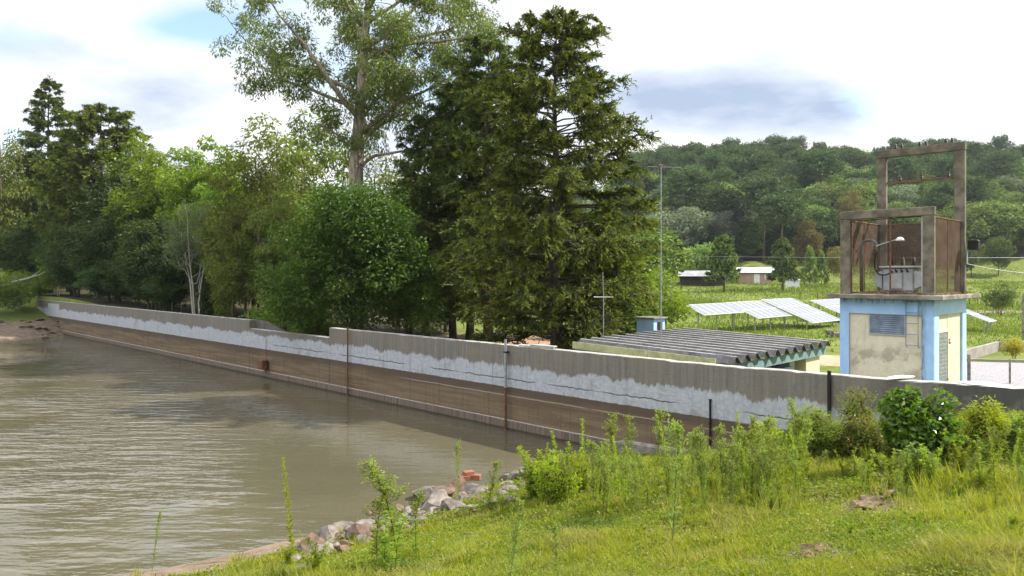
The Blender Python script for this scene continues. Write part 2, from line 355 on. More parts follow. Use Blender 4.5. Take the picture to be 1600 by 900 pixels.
# ------------------------------------------------------------------ water
t = NT('murky_water'); p = t.geo((1, 1, 1))
def rot_geo(ang, sc):
    g = t.new('ShaderNodeNewGeometry'); mp = t.new('ShaderNodeMapping'); t.l.new(g.outputs['Position'], mp.inputs[0]); mp.inputs['Rotation'].default_value = (0, 0, ang); mp.inputs['Scale'].default_value = sc; return mp.outputs[0]
w1 = t.noise(rot_geo(.55, (.50, 2.1, 1)), 1.0, 2, .5); w2 = t.noise(rot_geo(.3, (1, 1.8, 1)), 3.2, 2, .5); w3 = t.noise(p, .10, 3, .5)
sw = t.new('ShaderNodeSeparateXYZ'); t.l.new(p, sw.inputs[0]); near = t.math('SUBTRACT', 1.0, t.step(t.math('ADD', sw.outputs[0], t.math('ADD', t.math('MULTIPLY', sw.outputs[1], .5), t.math('MULTIPLY', w3, 3.0))), 2.6, 7.0)); calm = t.math('MULTIPLY', t.math('ADD', .15, t.math('MULTIPLY', t.step(w3, .40, .58), .85)), t.math('ADD', .14, t.math('MULTIPLY', near, .86)))
hgt = t.math('MULTIPLY', t.math('ADD', w1, t.math('MULTIPLY', w2, .28)), t.math('ADD', .06, t.math('MULTIPLY', calm, 1.0)))
colw = t.mix(t.step(t.noise(p, .22, 3), .35, .65), (.076, .069, .043), (.092, .082, .051))
M_water = t.principled(colw, .035, 0, t.bump(hgt, 1.0, .15), .5); M_water.node_tree.nodes['Principled BSDF'].inputs['IOR'].default_value = 1.33
mb = MB(); c4 = [uv(-150, -190), uv(60, -190), uv(60, 0.0), uv(-150, 0.0)]
mb.add([list(c) for c in c4], [[0, 1, 2, 3]]); water = mb.build('water', M_water); tag(water, kind='structure')

# ------------------------------------------------------------------ dam wall
t = NT('weathered_dam_concrete'); v = t.coord('Object'); sp = t.new('ShaderNodeSeparateXYZ'); t.l.new(v, sp.inputs[0]); X, Z = sp.outputs[0], sp.outputs[2]
nst = t.noise(t.coord('Object', (9.0, 1, .30)), 1.0, 6, .7); nlg = t.noise(t.coord('Object', (.35, 1, .8)), 1.0, 5, .6); nfi = t.noise(v, 9.0, 6, .65); nhz = t.noise(t.coord('Object', (.25, 1, 7)), 1.0, 5, .65); ndr = t.noise(t.coord('Object', (9, 1, .5)), 1.0, 3, .6)
nx = t.noise(t.coord('Object', (.6, 0, 0)), 1.0, 6, .7)
grey = t.mix(t.step(nst, .24, .78), (.125, .116, .10), (.20, .186, .165)); grey = t.mix(t.math('MULTIPLY', t.step(nlg, .45, .7), .65), grey, (.20, .165, .125)); grey = t.mix(t.math('MULTIPLY', t.step(nfi, .55, .75), .5), grey, (.07, .066, .06))
dr2 = t.step(t.noise(t.coord('Object', (3.0, 1, .12), (3, 0, 0)), 1.0, 4, .7), .62, .75); grey = t.mix(t.math('MULTIPLY', dr2, .5), grey, (.33, .31, .29))
white = t.mix(t.step(nfi, .3, .7), (.30, .315, .345), (.40, .415, .445)); white = t.mix(t.math('MULTIPLY', t.step(ndr, .5, .75), .45), white, (.23, .235, .25)); white = t.mix(t.math('MULTIPLY', t.step(t.noise(v, 1.1, 7, .7), .55, .68), .6), white, (.20, .19, .175)); white = t.mix(t.math('MULTIPLY', t.step(nhz, .58, .72), .35), white, (.50, .515, .54))
brown = t.mix(t.step(nhz, .35, .65), (.120, .084, .052), (.185, .137, .086)); brown = t.mix(t.math('MULTIPLY', t.step(nst, .5, .72), .7), brown, (.09, .06, .042)); brown = t.mix(t.math('MULTIPLY', t.step(nfi, .58, .72), .6), brown, (.24, .19, .135))
foot = t.mix(t.step(nst, .35, .68), (.105, .082, .06), (.19, .155, .125)); foot = t.mix(t.math('MULTIPLY', t.step(nfi, .5, .7), .5), foot, (.12, .09, .07))
zt = t.math('ADD', Z, t.math('ADD', t.math('MULTIPLY', t.math('SUBTRACT', nx, .5), 1.25), t.math('ADD', t.math('MULTIPLY', t.math('SUBTRACT', t.noise(t.coord('Object', (7, 1, .35)), 1.0, 7, .8), .5), t.math('MULTIPLY', t.step(nlg, .35, .62), .62)), t.math('MULTIPLY', t.math('SUBTRACT', nfi, .5), .22))))
col = t.mix(t.math('MULTIPLY', t.step(zt, 2.22, 2.31), t.math('SUBTRACT', 1.0, t.math('MULTIPLY', t.step(nst, .60, .70), .25))), white, grey)
# white paint near the far left end reaches almost to the crest
col = t.mix(t.math('MULTIPLY', t.step(X, -65.3, -65.2), t.math('SUBTRACT', 1.0, t.step(X, -61.2, -60.9))), col, t.mix(t.step(Z, 2.72, 2.8), white, grey))
zb = t.math('ADD', Z, t.math('MULTIPLY', t.math('SUBTRACT', nfi, .5), .07))
upperbrown = t.mix(t.math('MULTIPLY', t.step(t.math('ADD', Z, t.math('MULTIPLY', t.math('SUBTRACT', nlg, .5), .8)), .95, 1.40), .9), brown, (.085, .062, .046))
col = t.mix(t.step(zb, 1.50, 1.525), upperbrown, col)
zl = t.math('ABSOLUTE', t.math('SUBTRACT', Z, t.math('ADD', 1.21, t.math('MULTIPLY', t.math('SUBTRACT', nx, .5), .12))))
line_on = t.math('MULTIPLY', t.math('SUBTRACT', 1.0, t.step(zl, .012, .022)), t.math('MULTIPLY', t.step(X, -7.0, -5.5), t.step(nlg, .40, .48)))
col = t.mix(t.math('MULTIPLY', line_on, .8), col, (.34, .28, .22))
ncr = t.noise(t.coord('Object', (1.6, 0, 0), (9, 0, 0)), 1.0, 8, .72); nseg = t.noise(t.coord('Object', (.30, 0, 0), (4, 0, 0)), 1.0, 2, .5)
zc = t.math('ABSOLUTE', t.math('SUBTRACT', Z, t.math('ADD', 1.80, t.math('MULTIPLY', t.math('SUBTRACT', ncr, .5), .28))))
crack = t.math('MULTIPLY', t.math('SUBTRACT', 1.0, t.step(zc, .008, t_ if False else .03)), t.math('MULTIPLY', t.step(nseg, .42, .5), t.step(X, -22, -15)))
col = t.mix(t.math('MULTIPLY', crack, .9), col, (.09, .088, .086))
col = t.mix(t.math('SUBTRACT', 1.0, t.step(t.math('ADD', Z, t.math('MULTIPLY', t.math('SUBTRACT', nfi, .5), .04)), .32, .345)), col, foot)
# vertical joints
st3 = t.math('MULTIPLY', t.step(t.noise(t.coord('Object', (3.2, 1, .10), (11, 0, 4)), 1.0, 6, .75), .56, .72), t.math('ADD', .2, t.math('MULTIPLY', nfi, .6))); col = t.mix(t.math('MULTIPLY', st3, .75), col, (.055, .048, .042))
jx = t.math('ABSOLUTE', t.math('SUBTRACT', t.math('FRACT', t.math('MULTIPLY', X, 1 / 1.9)), .5)); joint = t.math('MULTIPLY', t.math('SUBTRACT', 1.0, t.step(jx, .004, .011)), t.math('SUBTRACT', 1.0, t.step(Z, .3, .32)))
col = t.mix(t.math('MULTIPLY', joint, .8), col, (.04, .032, .027))
mould = t.math('MULTIPLY', t.step(X, 10.5, 15.0), t.step(t.noise(v, 1.1, 6, .65), .40, .56)); col = t.mix(t.math('MULTIPLY', mould, .8), col, (.05, .05, .047))
wet = t.math('SUBTRACT', 1.0, t.step(t.math('ADD', Z, t.math('MULTIPLY', t.math('SUBTRACT', nfi, .5), .1)), .05, .09)); col = t.mix(t.math('MULTIPLY', wet, .85), col, (.035, .03, .024))
gn = t.new('ShaderNodeNewGeometry'); sg = t.new('ShaderNodeSeparateXYZ'); t.l.new(gn.outputs['True Normal'], sg.inputs[0]); crest = t.step(sg.outputs[2], .6, .8); col = t.mix(crest, col, t.mix(t.step(nfi, .35, .65), (.25, .238, .212), (.40, .385, .355)))  # crest faces paler: cement coping, its sunlit brightness also put into this colour
bmp = t.bump(t.math('ADD', nfi, t.math('ADD', t.math('MULTIPLY', nhz, .8), t.math('MULTIPLY', crack, -2.0))), .55, .02)
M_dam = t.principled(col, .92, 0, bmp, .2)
mb = MB(); r_ = np.random.default_rng(3)
def dam_top(u): return 2.53 if -20.7 < u < -12.2 else 3.0 + .05 * sm(8, 12, u) + .10 * sm(12, 16, u)
def dam_run(a, b):
    k = max(2, int((b - a) / .22)); uu = np.linspace(a, b, k); pr = []
    for u in uu:
        tp = dam_top((a + b) / 2) if b - a < 10 and a < -10 else dam_top(u)
        tp += r_.normal(0, .003) - (r_.random() < .03) * r_.uniform(.01, .03); d1, d2 = r_.normal(0, .004, 2); gb = -.6
        pr.append([(-.215, -1.6), (-.215 + d1, .30), (-.205 + d1, .335), (-.18 + d2, .35), (-.18 + d1, 1.51), (-.185 + d2, 1.53), (-.18 + d2, tp - .02), (-.165 + d1, tp + r_.normal(0, .003)), (.17, tp), (.18, tp - .02), (.18, gb)])
    pr = np.array(pr); m_ = pr.shape[1]; V = np.concatenate([np.broadcast_to(uu[:, None, None], (k, m_, 1)), pr], 2).reshape(-1, 3); i = np.arange(k * m_).reshape(k, m_)
    mb.add(V, np.stack([i[:-1, :-1], i[1:, :-1], i[1:, 1:], i[:-1, 1:]], -1).reshape(-1, 4))
    for w, fl in ((0, 1), (k - 1, 0)):
        c = pr[w]; Vc = [(uu[w], y, z) for y, z in c]; mb.add(Vc, t=[[0, j, j + 1] if fl else [0, j + 1, j] for j in range(1, m_ - 1)])
dam_run(U0, -20.7); dam_run(-20.7, -12.2); dam_run(-12.2, U1)
dam = empty('dam_wall', uv(0, 0), ROT, 'long weathered concrete dam wall with white paint band and brown mud stain', 'dam wall')
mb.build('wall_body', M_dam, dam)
M_frame_dark = plain('dark_grey_concrete', (.10, .092, .082), .95, var=.3, scale=3, bump=.4)  # one darker grey for the buttress
M_conc = plain('old_grey_concrete', (.23, .21, .18), .9, var=.4, scale=2.5, bump=.5, c2=(.11, .10, .085))
mb = MB(); mb.prism([(-20.7, 2.2), (-20.7, 2.97), (-19.9, 2.96), (-17.6, 2.5), (-17.6, 2.2)], .185, .45, 1); mb.build('buttress', M_frame_dark, dam)

# ------------------------------------------------------------------ foliage toolkit
def rdir(n, r, zb=0.0):
    v = r.normal(size=(n, 3)); v[:, 2] += zb; return v / np.linalg.norm(v, axis=1)[:, None]
def clump(mb, r, C, rad, n, L, Wd, droop=0.0, flat=0.7, up=0.6, m=0, shell=.45, rough=.36):
    """leaves scattered in one leaf clump; up tilts their faces to the sky, droop hangs them down"""
    v = rdir(n, r); q = v * (shell + (1 - shell) * r.random((n, 1)) ** .6) * rad; q[:, 2] *= flat
    D = v * .8 + r.normal(size=(n, 3)) * .6; D[:, 2] = D[:, 2] * .6 - droop * 2.2
    Nn = r.normal(size=(n, 3)) * rough + v * 1.0; Nn[:, 2] += up * .75
    mb.leaves(np.asarray(C) + q, D, Nn, L * r.uniform(.65, 1.3, n), Wd * r.uniform(.7, 1.3, n), m)
def bez(a, b, k=6, sag=0.0, out=None, r=None, wig=0.0):
    a, b = np.asarray(a, float), np.asarray(b, float); s_ = np.linspace(0, 1, k)[:, None]
    c = (a + b) / 2 + (np.array([0, 0, sag]) if out is None else np.asarray(out)); P = a * (1 - s_) ** 2 + 2 * c * s_ * (1 - s_) + b * s_ ** 2
    if wig and r is not None: P[1:-1] += r.normal(size=(k - 2, 3)) * wig
    return P
def resample(path, k):
    P = np.asarray([list(p) for p in path], float); d = np.concatenate([[0], np.cumsum(np.linalg.norm(np.diff(P, axis=0), axis=1))]); s_ = np.linspace(0, d[-1], k)
    Q = np.stack([np.interp(s_, d, P[:, i]) for i in range(3)], 1)
    for _ in range(2): Q[1:-1] = (Q[:-2] + 2 * Q[1:-1] + Q[2:]) / 4
    return Q

def broadleaf(seed, H, r0, crown, n_cl, cl_r, n_leaf, L, Wd, droop=0.0, flat=.7, up=.6, limbs=7, trunks=1, lean=0.0, gap=0.0, fork=.35, tr_wig=.15, shell_pow=.45, rough=.36, shell=.45):
    """(wood mesh, crown mesh) of a broad-leaved tree H tall; crown = list of (x, y, z, rx, ry, rz) lobes"""
    r = np.random.default_rng(seed); wb, cb = MB(), MB(); cz = np.mean([c[2] for c in crown]); tops = []
    for k in range(trunks):
        a = k * 2.4 + seed; sp = 0.0 if trunks == 1 else .10 * H
        P = resample([(0.12 * math.cos(a) * (trunks > 1), .12 * math.sin(a) * (trunks > 1), -.4), (lean * .3 + sp * .4 * math.cos(a), sp * .4 * math.sin(a), H * .3), (lean + sp * math.cos(a), sp * math.sin(a), cz), (lean * 1.1 + sp * 1.2 * math.cos(a), sp * 1.2 * math.sin(a), H * .88)], 14)
        P[2:-1, :2] += np.cumsum(r.normal(0, tr_wig * .3, (11, 2)), axis=0) * .6
        rr = np.linspace(1, .12, 14) * r0 / (trunks ** .5); rr[0] *= 1.5; rr[1] *= 1.12; wb.tube(P, rr, 8); tops.append((P, rr))
    nodes = []
    for P, rr in tops:
        for i in range(limbs):
            f = fork + (1 - fork) * (i + r.random() * .6) / limbs * .85; j = f * 13; b = P[int(j)]; c = crown[r.integers(len(crown))]
            d = rdir(1, r, .35)[0]; tg = np.array(c[:3]) + d * np.array(c[3:]) * .62; Q = bez(b, tg, 8, 0, (0, 0, -.10 * np.linalg.norm(tg - b)), r, .05 * H * .3)
            wb.tube(Q, np.linspace(rr[int(j)] * .55, .02, 8), 6); nodes += [Q[q_] for q_ in range(2, 8)]
        nodes += list(P[6:])
    nodes = np.array(nodes)
    for i in range(n_cl):
        c = crown[i % len(crown)]; d = rdir(1, r, .15)[0]; rad = r.random() ** shell_pow; C = np.array(c[:3]) + d * np.array(c[3:]) * rad
        if gap and math.sin(C[0] * 1.7 + seed) * math.sin(C[1] * 1.3) * math.sin(C[2] * 1.5 + 1) > 1 - gap: continue
        j = np.argmin(((nodes - C) ** 2).sum(1) + (nodes[:, 2] > C[2]) * .5)
        wb.tube(bez(nodes[j], C, 4, .05, None, r, .03), [.018 + .002 * H * .3, .014, .010, .006], 3, cap=False)
        k = r.uniform(.65, 1.35) if rough > .3 else r.uniform(.45, 1.5); clump(cb, r, C, cl_r * k, int(n_leaf * k), L, Wd, droop, flat, up, 0, shell, rough)
    return wb, cb

def conifer(seed, H, r0, Rmax, prof, n_br, n_tw, L, Wd, droop=.15, base=.12, tip_up=.1, dense=9, top_n=60):
    r = np.random.default_rng(seed); wb, cb = MB(), MB()
    P = np.array([(0.05 * math.sin(i), .05 * math.cos(1.3 * i), -.4 + (H + .4) * i / 14) for i in range(15)]); rr = np.linspace(1, .04, 15) * r0; rr[0] *= 1.35; wb.tube(P, rr, 8)
    a0 = seed * 1.7
    for i in range(n_br):
        f = base + (1 - base) * ((i + r.random()) / n_br) ** .92; z = H * min(f + r.normal(0, .012), .99); R = Rmax * prof(f) * r.uniform(.55, 1.12) * (1 + .10 * math.sin(a0 + f * 21)) + .15; a = i * 2.399 + r.normal(0, .35)
        dv = np.array([math.cos(a), math.sin(a), 0]); b = np.array([0, 0, z]); tp = b + dv * R + np.array([0, 0, R * (-droop * (1 - f * 1.2) + .22 * f)])
        Q = bez(b, tp, 8, 0, np.array([0, 0, R * .10]) , r, .02 * R); Q[-2:, 2] += tip_up * R * .4
        wb.tube(Q, np.linspace(r0 * (.22 * (1 - f) + .05), .008, 8), 4, cap=False)
        k = max(4, int(n_tw * (R / Rmax) ** .8 + 3)); ts = r.uniform(.22, 1.0, k) ** .75; ix = np.clip((ts * 7), 0, 6.999); i0 = ix.astype(int); B = Q[i0] + (Q[i0 + 1] - Q[i0]) * (ix - i0)[:, None]
        sd = np.where(r.random(k) < .5, -1, 1)[:, None]; side = np.array([-dv[1], dv[0], 0])
        tdir = dv * r.uniform(.3, 1.0, (k, 1)) + side * sd * r.uniform(.2, .95, (k, 1)); tdir[:, 2] += r.normal(-.12, .28, k); tl = R * .27 * r.uniform(.4, 1.15, k) * (1.2 - .7 * ts) + .18
        for q_ in range(k):
            nl = dense; s_ = (np.arange(nl) + r.random(nl)) / nl; cc = B[q_] + tdir[q_] * (tl[q_] * s_)[:, None]; cc[:, 2] -= .18 * tl[q_] * s_ ** 2
            D = tdir[q_] * .9 + r.normal(size=(nl, 3)) * .5; D[:, 2] -= .12 * s_; Nn = r.normal(size=(nl, 3)) * .38 + dv * .55; Nn[:, 2] += .75
            for lo_, hi_, mi_ in ((0, .62, 0), (.62, 9, 1)):
                w_ = (s_ >= lo_) & (s_ < hi_)
                if w_.any(): cb.leaves(cc[w_], D[w_], Nn[w_], L * r.uniform(.6, 1.25, w_.sum()), Wd * r.uniform(.7, 1.3, w_.sum()), mi_)
    clump(cb, r, (0, 0, H - .1), .35, top_n, L, Wd, -.2, 1.6, .2); return wb, cb

def araucaria(seed, H, r0, R, n_br, tuft_r, n_leaf, L, Wd, lo=.72):
    """the candelabra pine of the southern hills: bare trunk, up-swept limbs ending in round tufts"""
    r = np.random.default_rng(seed); wb, cb = MB(), MB(); P = np.array([(0, 0, -.4 + (H - .4) * i / 8) for i in range(9)]); wb.tube(P, np.linspace(r0, r0 * .35, 9), 7)
    for i in range(n_br):
        f = lo + (1 - lo) * (i / n_br) ** .8; a = i * 2.399 + r.normal(0, .2); Rr = R * (1 - .55 * ((f - lo) / (1 - lo)) ** 1.6) * r.uniform(.75, 1.08); b = np.array([0, 0, H * f * .95])
        tp = b + np.array([math.cos(a) * Rr, math.sin(a) * Rr, H * .05 + r.uniform(0, H * .04)]); Q = bez(b, tp, 6, 0, (0, 0, -Rr * .14)); wb.tube(Q, np.linspace(r0 * .3, .04, 6), 4, cap=False)
        for g in (1.0, r.uniform(.72, .85), r.uniform(.45, .6)):
            C = b + (Q[-1] - b) * g; C = C + r.normal(0, tuft_r * .45, 3); C[2] += .1
            clump(cb, r, C, tuft_r * r.uniform(.8, 1.2), n_leaf, L, Wd, 0, .75, .5, shell=.6)
    return wb, cb

def tree_thing(name, wb_cb, bark, leaf, loc, rz, scale, label, cat='tree', group=None):
    o = empty(name, loc, rz, label, cat, group); wb, cb = wb_cb; wb.build('trunk', bark, o, smooth=True); cb.build('crown', leaf, o); o.scale = scale if hasattr(scale, '__len__') else (scale,) * 3; return o
def base_at(px, d): x = xr(px) * d; return Vector((x, d, gz(x, d) - .05))
def h_for(px, d, topy): return CAMZ + (HY - topy) / F * d - base_at(px, d).z

B_euc = bark_mat('eucalypt_bark', (.19, .14, .105), (.42, .37, .31)); B_dark = bark_mat('dark_bark', (.05, .042, .034), (.10, .085, .07)); B_pale = bark_mat('pale_bark', (.30, .28, .25), (.48, .46, .42)); B_brown = bark_mat('brown_bark', (.10, .068, .046), (.19, .14, .10))
L_euc = leaf_mat('eucalypt_leaves', (.085, .115, .026), (.20, .22, .058), .40, .05, .4)
L_con = leaf_mat('cypress_sprays', (.032, .060, .014), (.10, .135, .028), .22, .03, .5)
L_conD = leaf_mat('dark_cypress_sprays', (.036, .064, .016), (.105, .14, .034), .2, .03, .5)
L_conT = leaf_mat('cypress_lit_tips', (.10, .14, .020), (.23, .26, .045), .25, .02, .5); L_conDT = leaf_mat('dark_cypress_tips', (.065, .095, .02), (.16, .185, .04), .22, .02, .5)  # lighter twig-end leaves: sunlit tips put into the leaf colour
L_round = leaf_mat('glossy_dark_leaves', (.025, .075, .006), (.10, .20, .016), .34, .045, .5)
L_olive = leaf_mat('olive_drooping_leaves', (.085, .115, .022), (.20, .225, .045), .42, .03, .4)
L_bright = leaf_mat('yellow_green_leaves', (.10, .165, .018), (.23, .30, .032), .45, .04, .4)
L_grey = leaf_mat('grey_green_leaves', (.10, .135, .065), (.20, .24, .125), .35, .04, .4)
L_deep = leaf_mat('deep_green_leaves', (.024, .050, .012), (.085, .130, .028), .32, .04, .4)
L_arau = leaf_mat('araucaria_tufts', (.034, .062, .026), (.12, .165, .06), .2, .03, .5)
L_hillA = leaf_mat('hill_leaves', (.095, .155, .036), (.25, .31, .085), .16, .03, .5, vary=.85); L_hillB = leaf_mat('hill_grey_leaves', (.13, .17, .10), (.26, .30, .19), .16, .03, .5, vary=.85)
L_hillC = leaf_mat('hill_bright_leaves', (.085, .135, .026), (.20, .255, .055), .2, .03, .5, vary=.85); L_hillD = leaf_mat('hill_dry_leaves', (.12, .10, .035), (.20, .165, .06), .35, .03, .5)
L_hillW = leaf_mat('hill_pale_leaves', (.14, .15, .13), (.24, .25, .22), .3, .03, .5)

# ------------------------------------------------------------------ near trees
# the tall eucalypt: limbs follow their real sweep
r = np.random.default_rng(21); DE = 47.0; eb = base_at(560, DE)
def el(px, py, dy=0.0): d = DE + dy; return np.array([xr(px) * d - eb.x, dy, CAMZ - (py - HY) / F * d - eb.z])
wb, cb = MB(), MB()
tk = resample([el(562, 545), el(558, 400), el(555, 270), el(562, 190), el(567, 120), el(569, 60), el(576, 0), el(584, -55), el(592, -95)], 22); tr = np.interp(np.linspace(0, 1, 22), [0, .35, .6, .8, 1], [.62, .50, .36, .24, .05]); wb.tube(tk, tr, 10)
limbs_ = [([(562, 185, 0), (530, 150, -1), (505, 110, -1.5), (470, 65, -1.5), (430, 20, -2), (395, -25, -2)], .22), ([(556, 145, 0), (500, 112, 1), (440, 98, 1.5), (395, 70, 2), (355, 32, 2)], .17), ([(553, 168, 0), (490, 140, -.5), (430, 128, -1.5), (385, 95, -2)], .15),
          ([(572, 75, 0), (620, 42, -.6), (655, 8, -1), (700, -50, -1)], .19), ([(575, 90, 0), (640, 58, .8), (700, 40, 1.5), (765, 12, 2)], .17), ([(580, 80, 0), (680, 66, -1), (735, 58, -2), (775, 30, -2.5)], .16),
          ([(568, 205, 0), (620, 160, -1), (680, 130, -1.5), (735, 108, -2)], .18), ([(562, 215, 0), (610, 190, 1), (650, 165, 2), (700, 150, 3)], .14), ([(558, 262, 0), (600, 238, -.6), (640, 238, -1), (662, 262, -1.2), (668, 300, -1.4)], .13),
          ([(566, 60, 0), (540, 10, 1), (520, -40, 1.5)], .17), ([(566, 130, 0), (560, 80, 2.5), (545, 30, 4)], .17), ([(566, 120, 0), (590, 85, -2.5), (610, 40, -4)], .16), ([(570, 40, 0), (630, -10, 1), (690, -60, 2)], .15), ([(556, 230, 0), (520, 205, -1.2), (500, 190, -2)], .09),
          ([(574, 20, 0), (600, -40, -1), (640, -90, -1)], .15), ([(560, 160, 0), (600, 130, -2.6), (640, 105, -4)], .15), ([(566, 180, 0), (580, 160, 2.4), (640, 120, 4)], .14)]
for li, (pts, r_l) in enumerate(limbs_):
    r_l *= .95; Q = resample([el(*p_) for p_ in pts], 14); Q[2:] += np.cumsum(r.normal(0, .07, (12, 3)), 0); wb.tube(Q, np.linspace(r_l, .025, 14), 7)
    if li == 8: continue
    for k in range(14 if li not in (13,) else 7):
        ts = r.uniform(.34, 1.02); b = Q[min(13, int(ts * 13))]; d = rdir(1, r, .25)[0]; ln = r.uniform(.7, 2.2) * (1.15 - .35 * ts)
        tp = b + d * ln; TW = bez(b, tp, 5, .1, None, r, .05); wb.tube(TW, np.linspace(.035, .008, 5), 4, cap=False)
        for g in range(r.integers(2, 4)):
            C = tp + r.normal(0, .36, 3); clump(cb, r, C, r.uniform(.42, .78), int(r.uniform(65, 125)), .26, .088, .38, .9, .3)
for k in range(26):   # hanging leaf curtains down the trunk and the low dead twigs
    z0 = el(r.uniform(535, 610), r.uniform(130, 240), r.uniform(-1.2, 1.2)); clump(cb, r, z0, .62, 75, .26, .06, .8, 1.25, .1)
for k in range(26):
    b = el(r.uniform(560, 660), r.uniform(235, 262), r.uniform(-.8, .3)); TW = bez(b, b + np.array([r.uniform(-.4, 1.6), r.uniform(-.8, .4), r.uniform(-2.2, -.4)]), 5, .3, None, r, .06); wb.tube(TW, np.linspace(.03, .006, 5), 4, cap=False)
tree_thing('eucalyptus_tree', (wb, cb), B_euc, L_euc, eb, 0, 1, 'tallest tree, a spreading eucalyptus with pale forked limbs and airy crown')

prof_full = lambda f: min(1, (1 - f) / .52) ** .45 * (0.72 + .28 * min(1, f / .22))
prof_cone = lambda f: (1 - f) ** .68 * (0.5 + .5 * min(1, f / .2))
CA = conifer(4, 15.6, .34, 4.05, prof_full, 215, 46, .19, .060, .24, .07, .22, 20, 240)
D_ = 32.0; H_ = h_for(868, D_, 26); cA = tree_thing('conifer_tree', CA, B_dark, [L_con, L_conT], base_at(868, D_), .4, (1, 1, H_ / 15.6), 'large broad olive green conifer reaching the top of the photo right of centre')
CB = conifer(9, 14.0, .26, 2.9, prof_full, 130, 34, .21, .065, .24, .13, .14, 18, 160)
cBo = tree_thing('conifer_tree', CB, B_dark, [L_conD, L_conDT], base_at(762, 42), 1.1, (1.3, 1.3, h_for(762, 42, 62) / 14), 'dark conifer close against the left flank of the broad olive conifer')
for px, d, ty, sx, lb in ((708, 44, 140, 1.05, 'dark brownish conifer in the middle of the dark row behind the wall'), (664, 46, 185, .95, 'dark conifer right behind the round glossy tree'), (735, 48, 120, 1.1, 'dark conifer at the back of the dark conifer row')):
    copy_tree(cBo, base_at(px, d), px * .37, (sx, sx, h_for(px, d, ty) / 14), lb)
CS = conifer(15, 8.0, .16, 2.4, lambda f: (1 - f) ** .6 * (.6 + .4 * min(1, f / .12)), 100, 30, .18, .055, .2, .04, .2, 18)
cSo = tree_thing('conifer_tree', CS, B_dark, [L_con, L_conT], base_at(948, 34), 2.0, (1, 1, h_for(948, 34, 325) / 8), 'short olive conifer under the right side of the broad olive conifer')
copy_tree(cSo, base_at(972, 37), .9, (.85, .85, h_for(992, 39, 375) / 8), 'small yellowish conifer left of the blue roof tower')
copy_tree(cSo, base_at(905, 33), 2.9, (.75, .75, h_for(905, 33, 400) / 8), 'low bushy conifer right behind the left end of the ribbed roof')

RT = broadleaf(31, 9.2, .24, [(-.6, 0, 5.2, 3.2, 3.0, 3.2), (1.2, .3, 4.6, 3.0, 2.8, 2.9), (.1, -.3, 6.3, 2.7, 2.6, 2.5), (2.4, 0, 3.2, 1.8, 2, 1.9), (-2.2, .2, 3.6, 1.9, 2, 2.0)], 170, .92, 250, .20, .10, .12, .7, .7, 9, 3, shell_pow=.33)
tree_thing('broadleaf_tree', RT, B_dark, L_round, base_at(556, 38.5), .3, (1, 1, h_for(556, 38.5, 268) / 9.2), 'round dense tree with glossy deep green leaves standing behind the wall')

OL = broadleaf(41, 13.0, .20, [(0, 0, 9.6, 2.3, 2.2, 2.9), (1.1, .4, 7.2, 2.0, 2.0, 2.6), (-1.3, -.3, 6.6, 1.9, 1.9, 2.6), (.3, 0, 4.4, 1.9, 1.8, 1.9)], 95, .80, 120, .33, .12, .28, .9, .5, 8, 2, gap=.4, rough=.26, shell=.55)
olo = tree_thing('willowy_tree', OL, B_brown, L_olive, base_at(392, 50), .5, (1, 1, h_for(392, 50, 205) / 13), 'drooping olive tree left of the round glossy tree, behind the wall step')
for px, d, ty, sx, lb in ((442, 55, 168, 1.25, 'pale olive tree with drooping foliage just left of the eucalyptus trunk'), (498, 60, 158, 1.35, 'yellowish olive tree directly behind the eucalyptus trunk'), (420, 47.5, 290, .72, 'low drooping olive tree over the lowered part of the wall'),
                          (8, 84, 190, 1.2, 'olive tree cut by the left edge above the muddy bank'), (478, 45, 345, .55, 'small drooping tree between the round glossy tree and the willowy ones'), (362, 47.5, 335, .6, 'pale thin drooping tree right of the white forked trunk'), (620, 60, 230, 1.2, 'olive tree behind the dark conifers right of the eucalyptus trunk')):
    copy_tree(olo, base_at(px, d), px * .7, (sx, sx, h_for(px, d, ty) / 13), lb)
BR = broadleaf(52, 14.0, .24, [(0, 0, 10.5, 3.0, 2.8, 2.8), (1.6, .3, 8.6, 2.8, 2.6, 2.5), (-1.8, -.2, 8.3, 2.8, 2.6, 2.4), (.2, -.6, 6.2, 3.0, 2.6, 2.2)], 105, 1.0, 180, .32, .20, .15, .6, .7, 9, 2, gap=.3)
bro = tree_thing('maple_like_tree', BR, B_brown, L_bright, base_at(268, 68), .2, (1.05, 1.05, h_for(268, 68, 228) / 14), 'bright yellow green tree with broad leaves above the white forked trunk')
for px, d, ty, sx, lb in ((332, 63, 208, .9, 'sparse yellow green tree top poking above the crowns right of the bright tree'), (222, 74, 205, .95, 'yellow green tree between the bright tree and the dark pine'), (345, 56, 262, .7, 'small yellow green tree beside the drooping olive trees')):
    copy_tree(bro, base_at(px, d), px * .9, (sx, sx, h_for(px, d, ty) / 14), lb)
GR = broadleaf(63, 9.5, .13, [(0, 0, 7.0, 1.9, 1.8, 1.9), (-.9, .2, 5.6, 1.4, 1.4, 1.3), (1.0, 0, 5.8, 1.3, 1.3, 1.3)], 95, .55, 75, .2, .075, .2, .8, .5, 6, 3, lean=-.5, gap=.3)
gro = tree_thing('slender_tree', GR, B_pale, L_grey, base_at(306, 50.5), 0, (1, 1, h_for(306, 50.5, 298) / 9.5), 'slender grey green tree with white forked trunks leaning left behind wall')
copy_tree(gro, base_at(148, 72), 2.2, (1.0, 1.0, h_for(148, 72, 330) / 9.5), 'slender grey tree in front of the big dark pine')
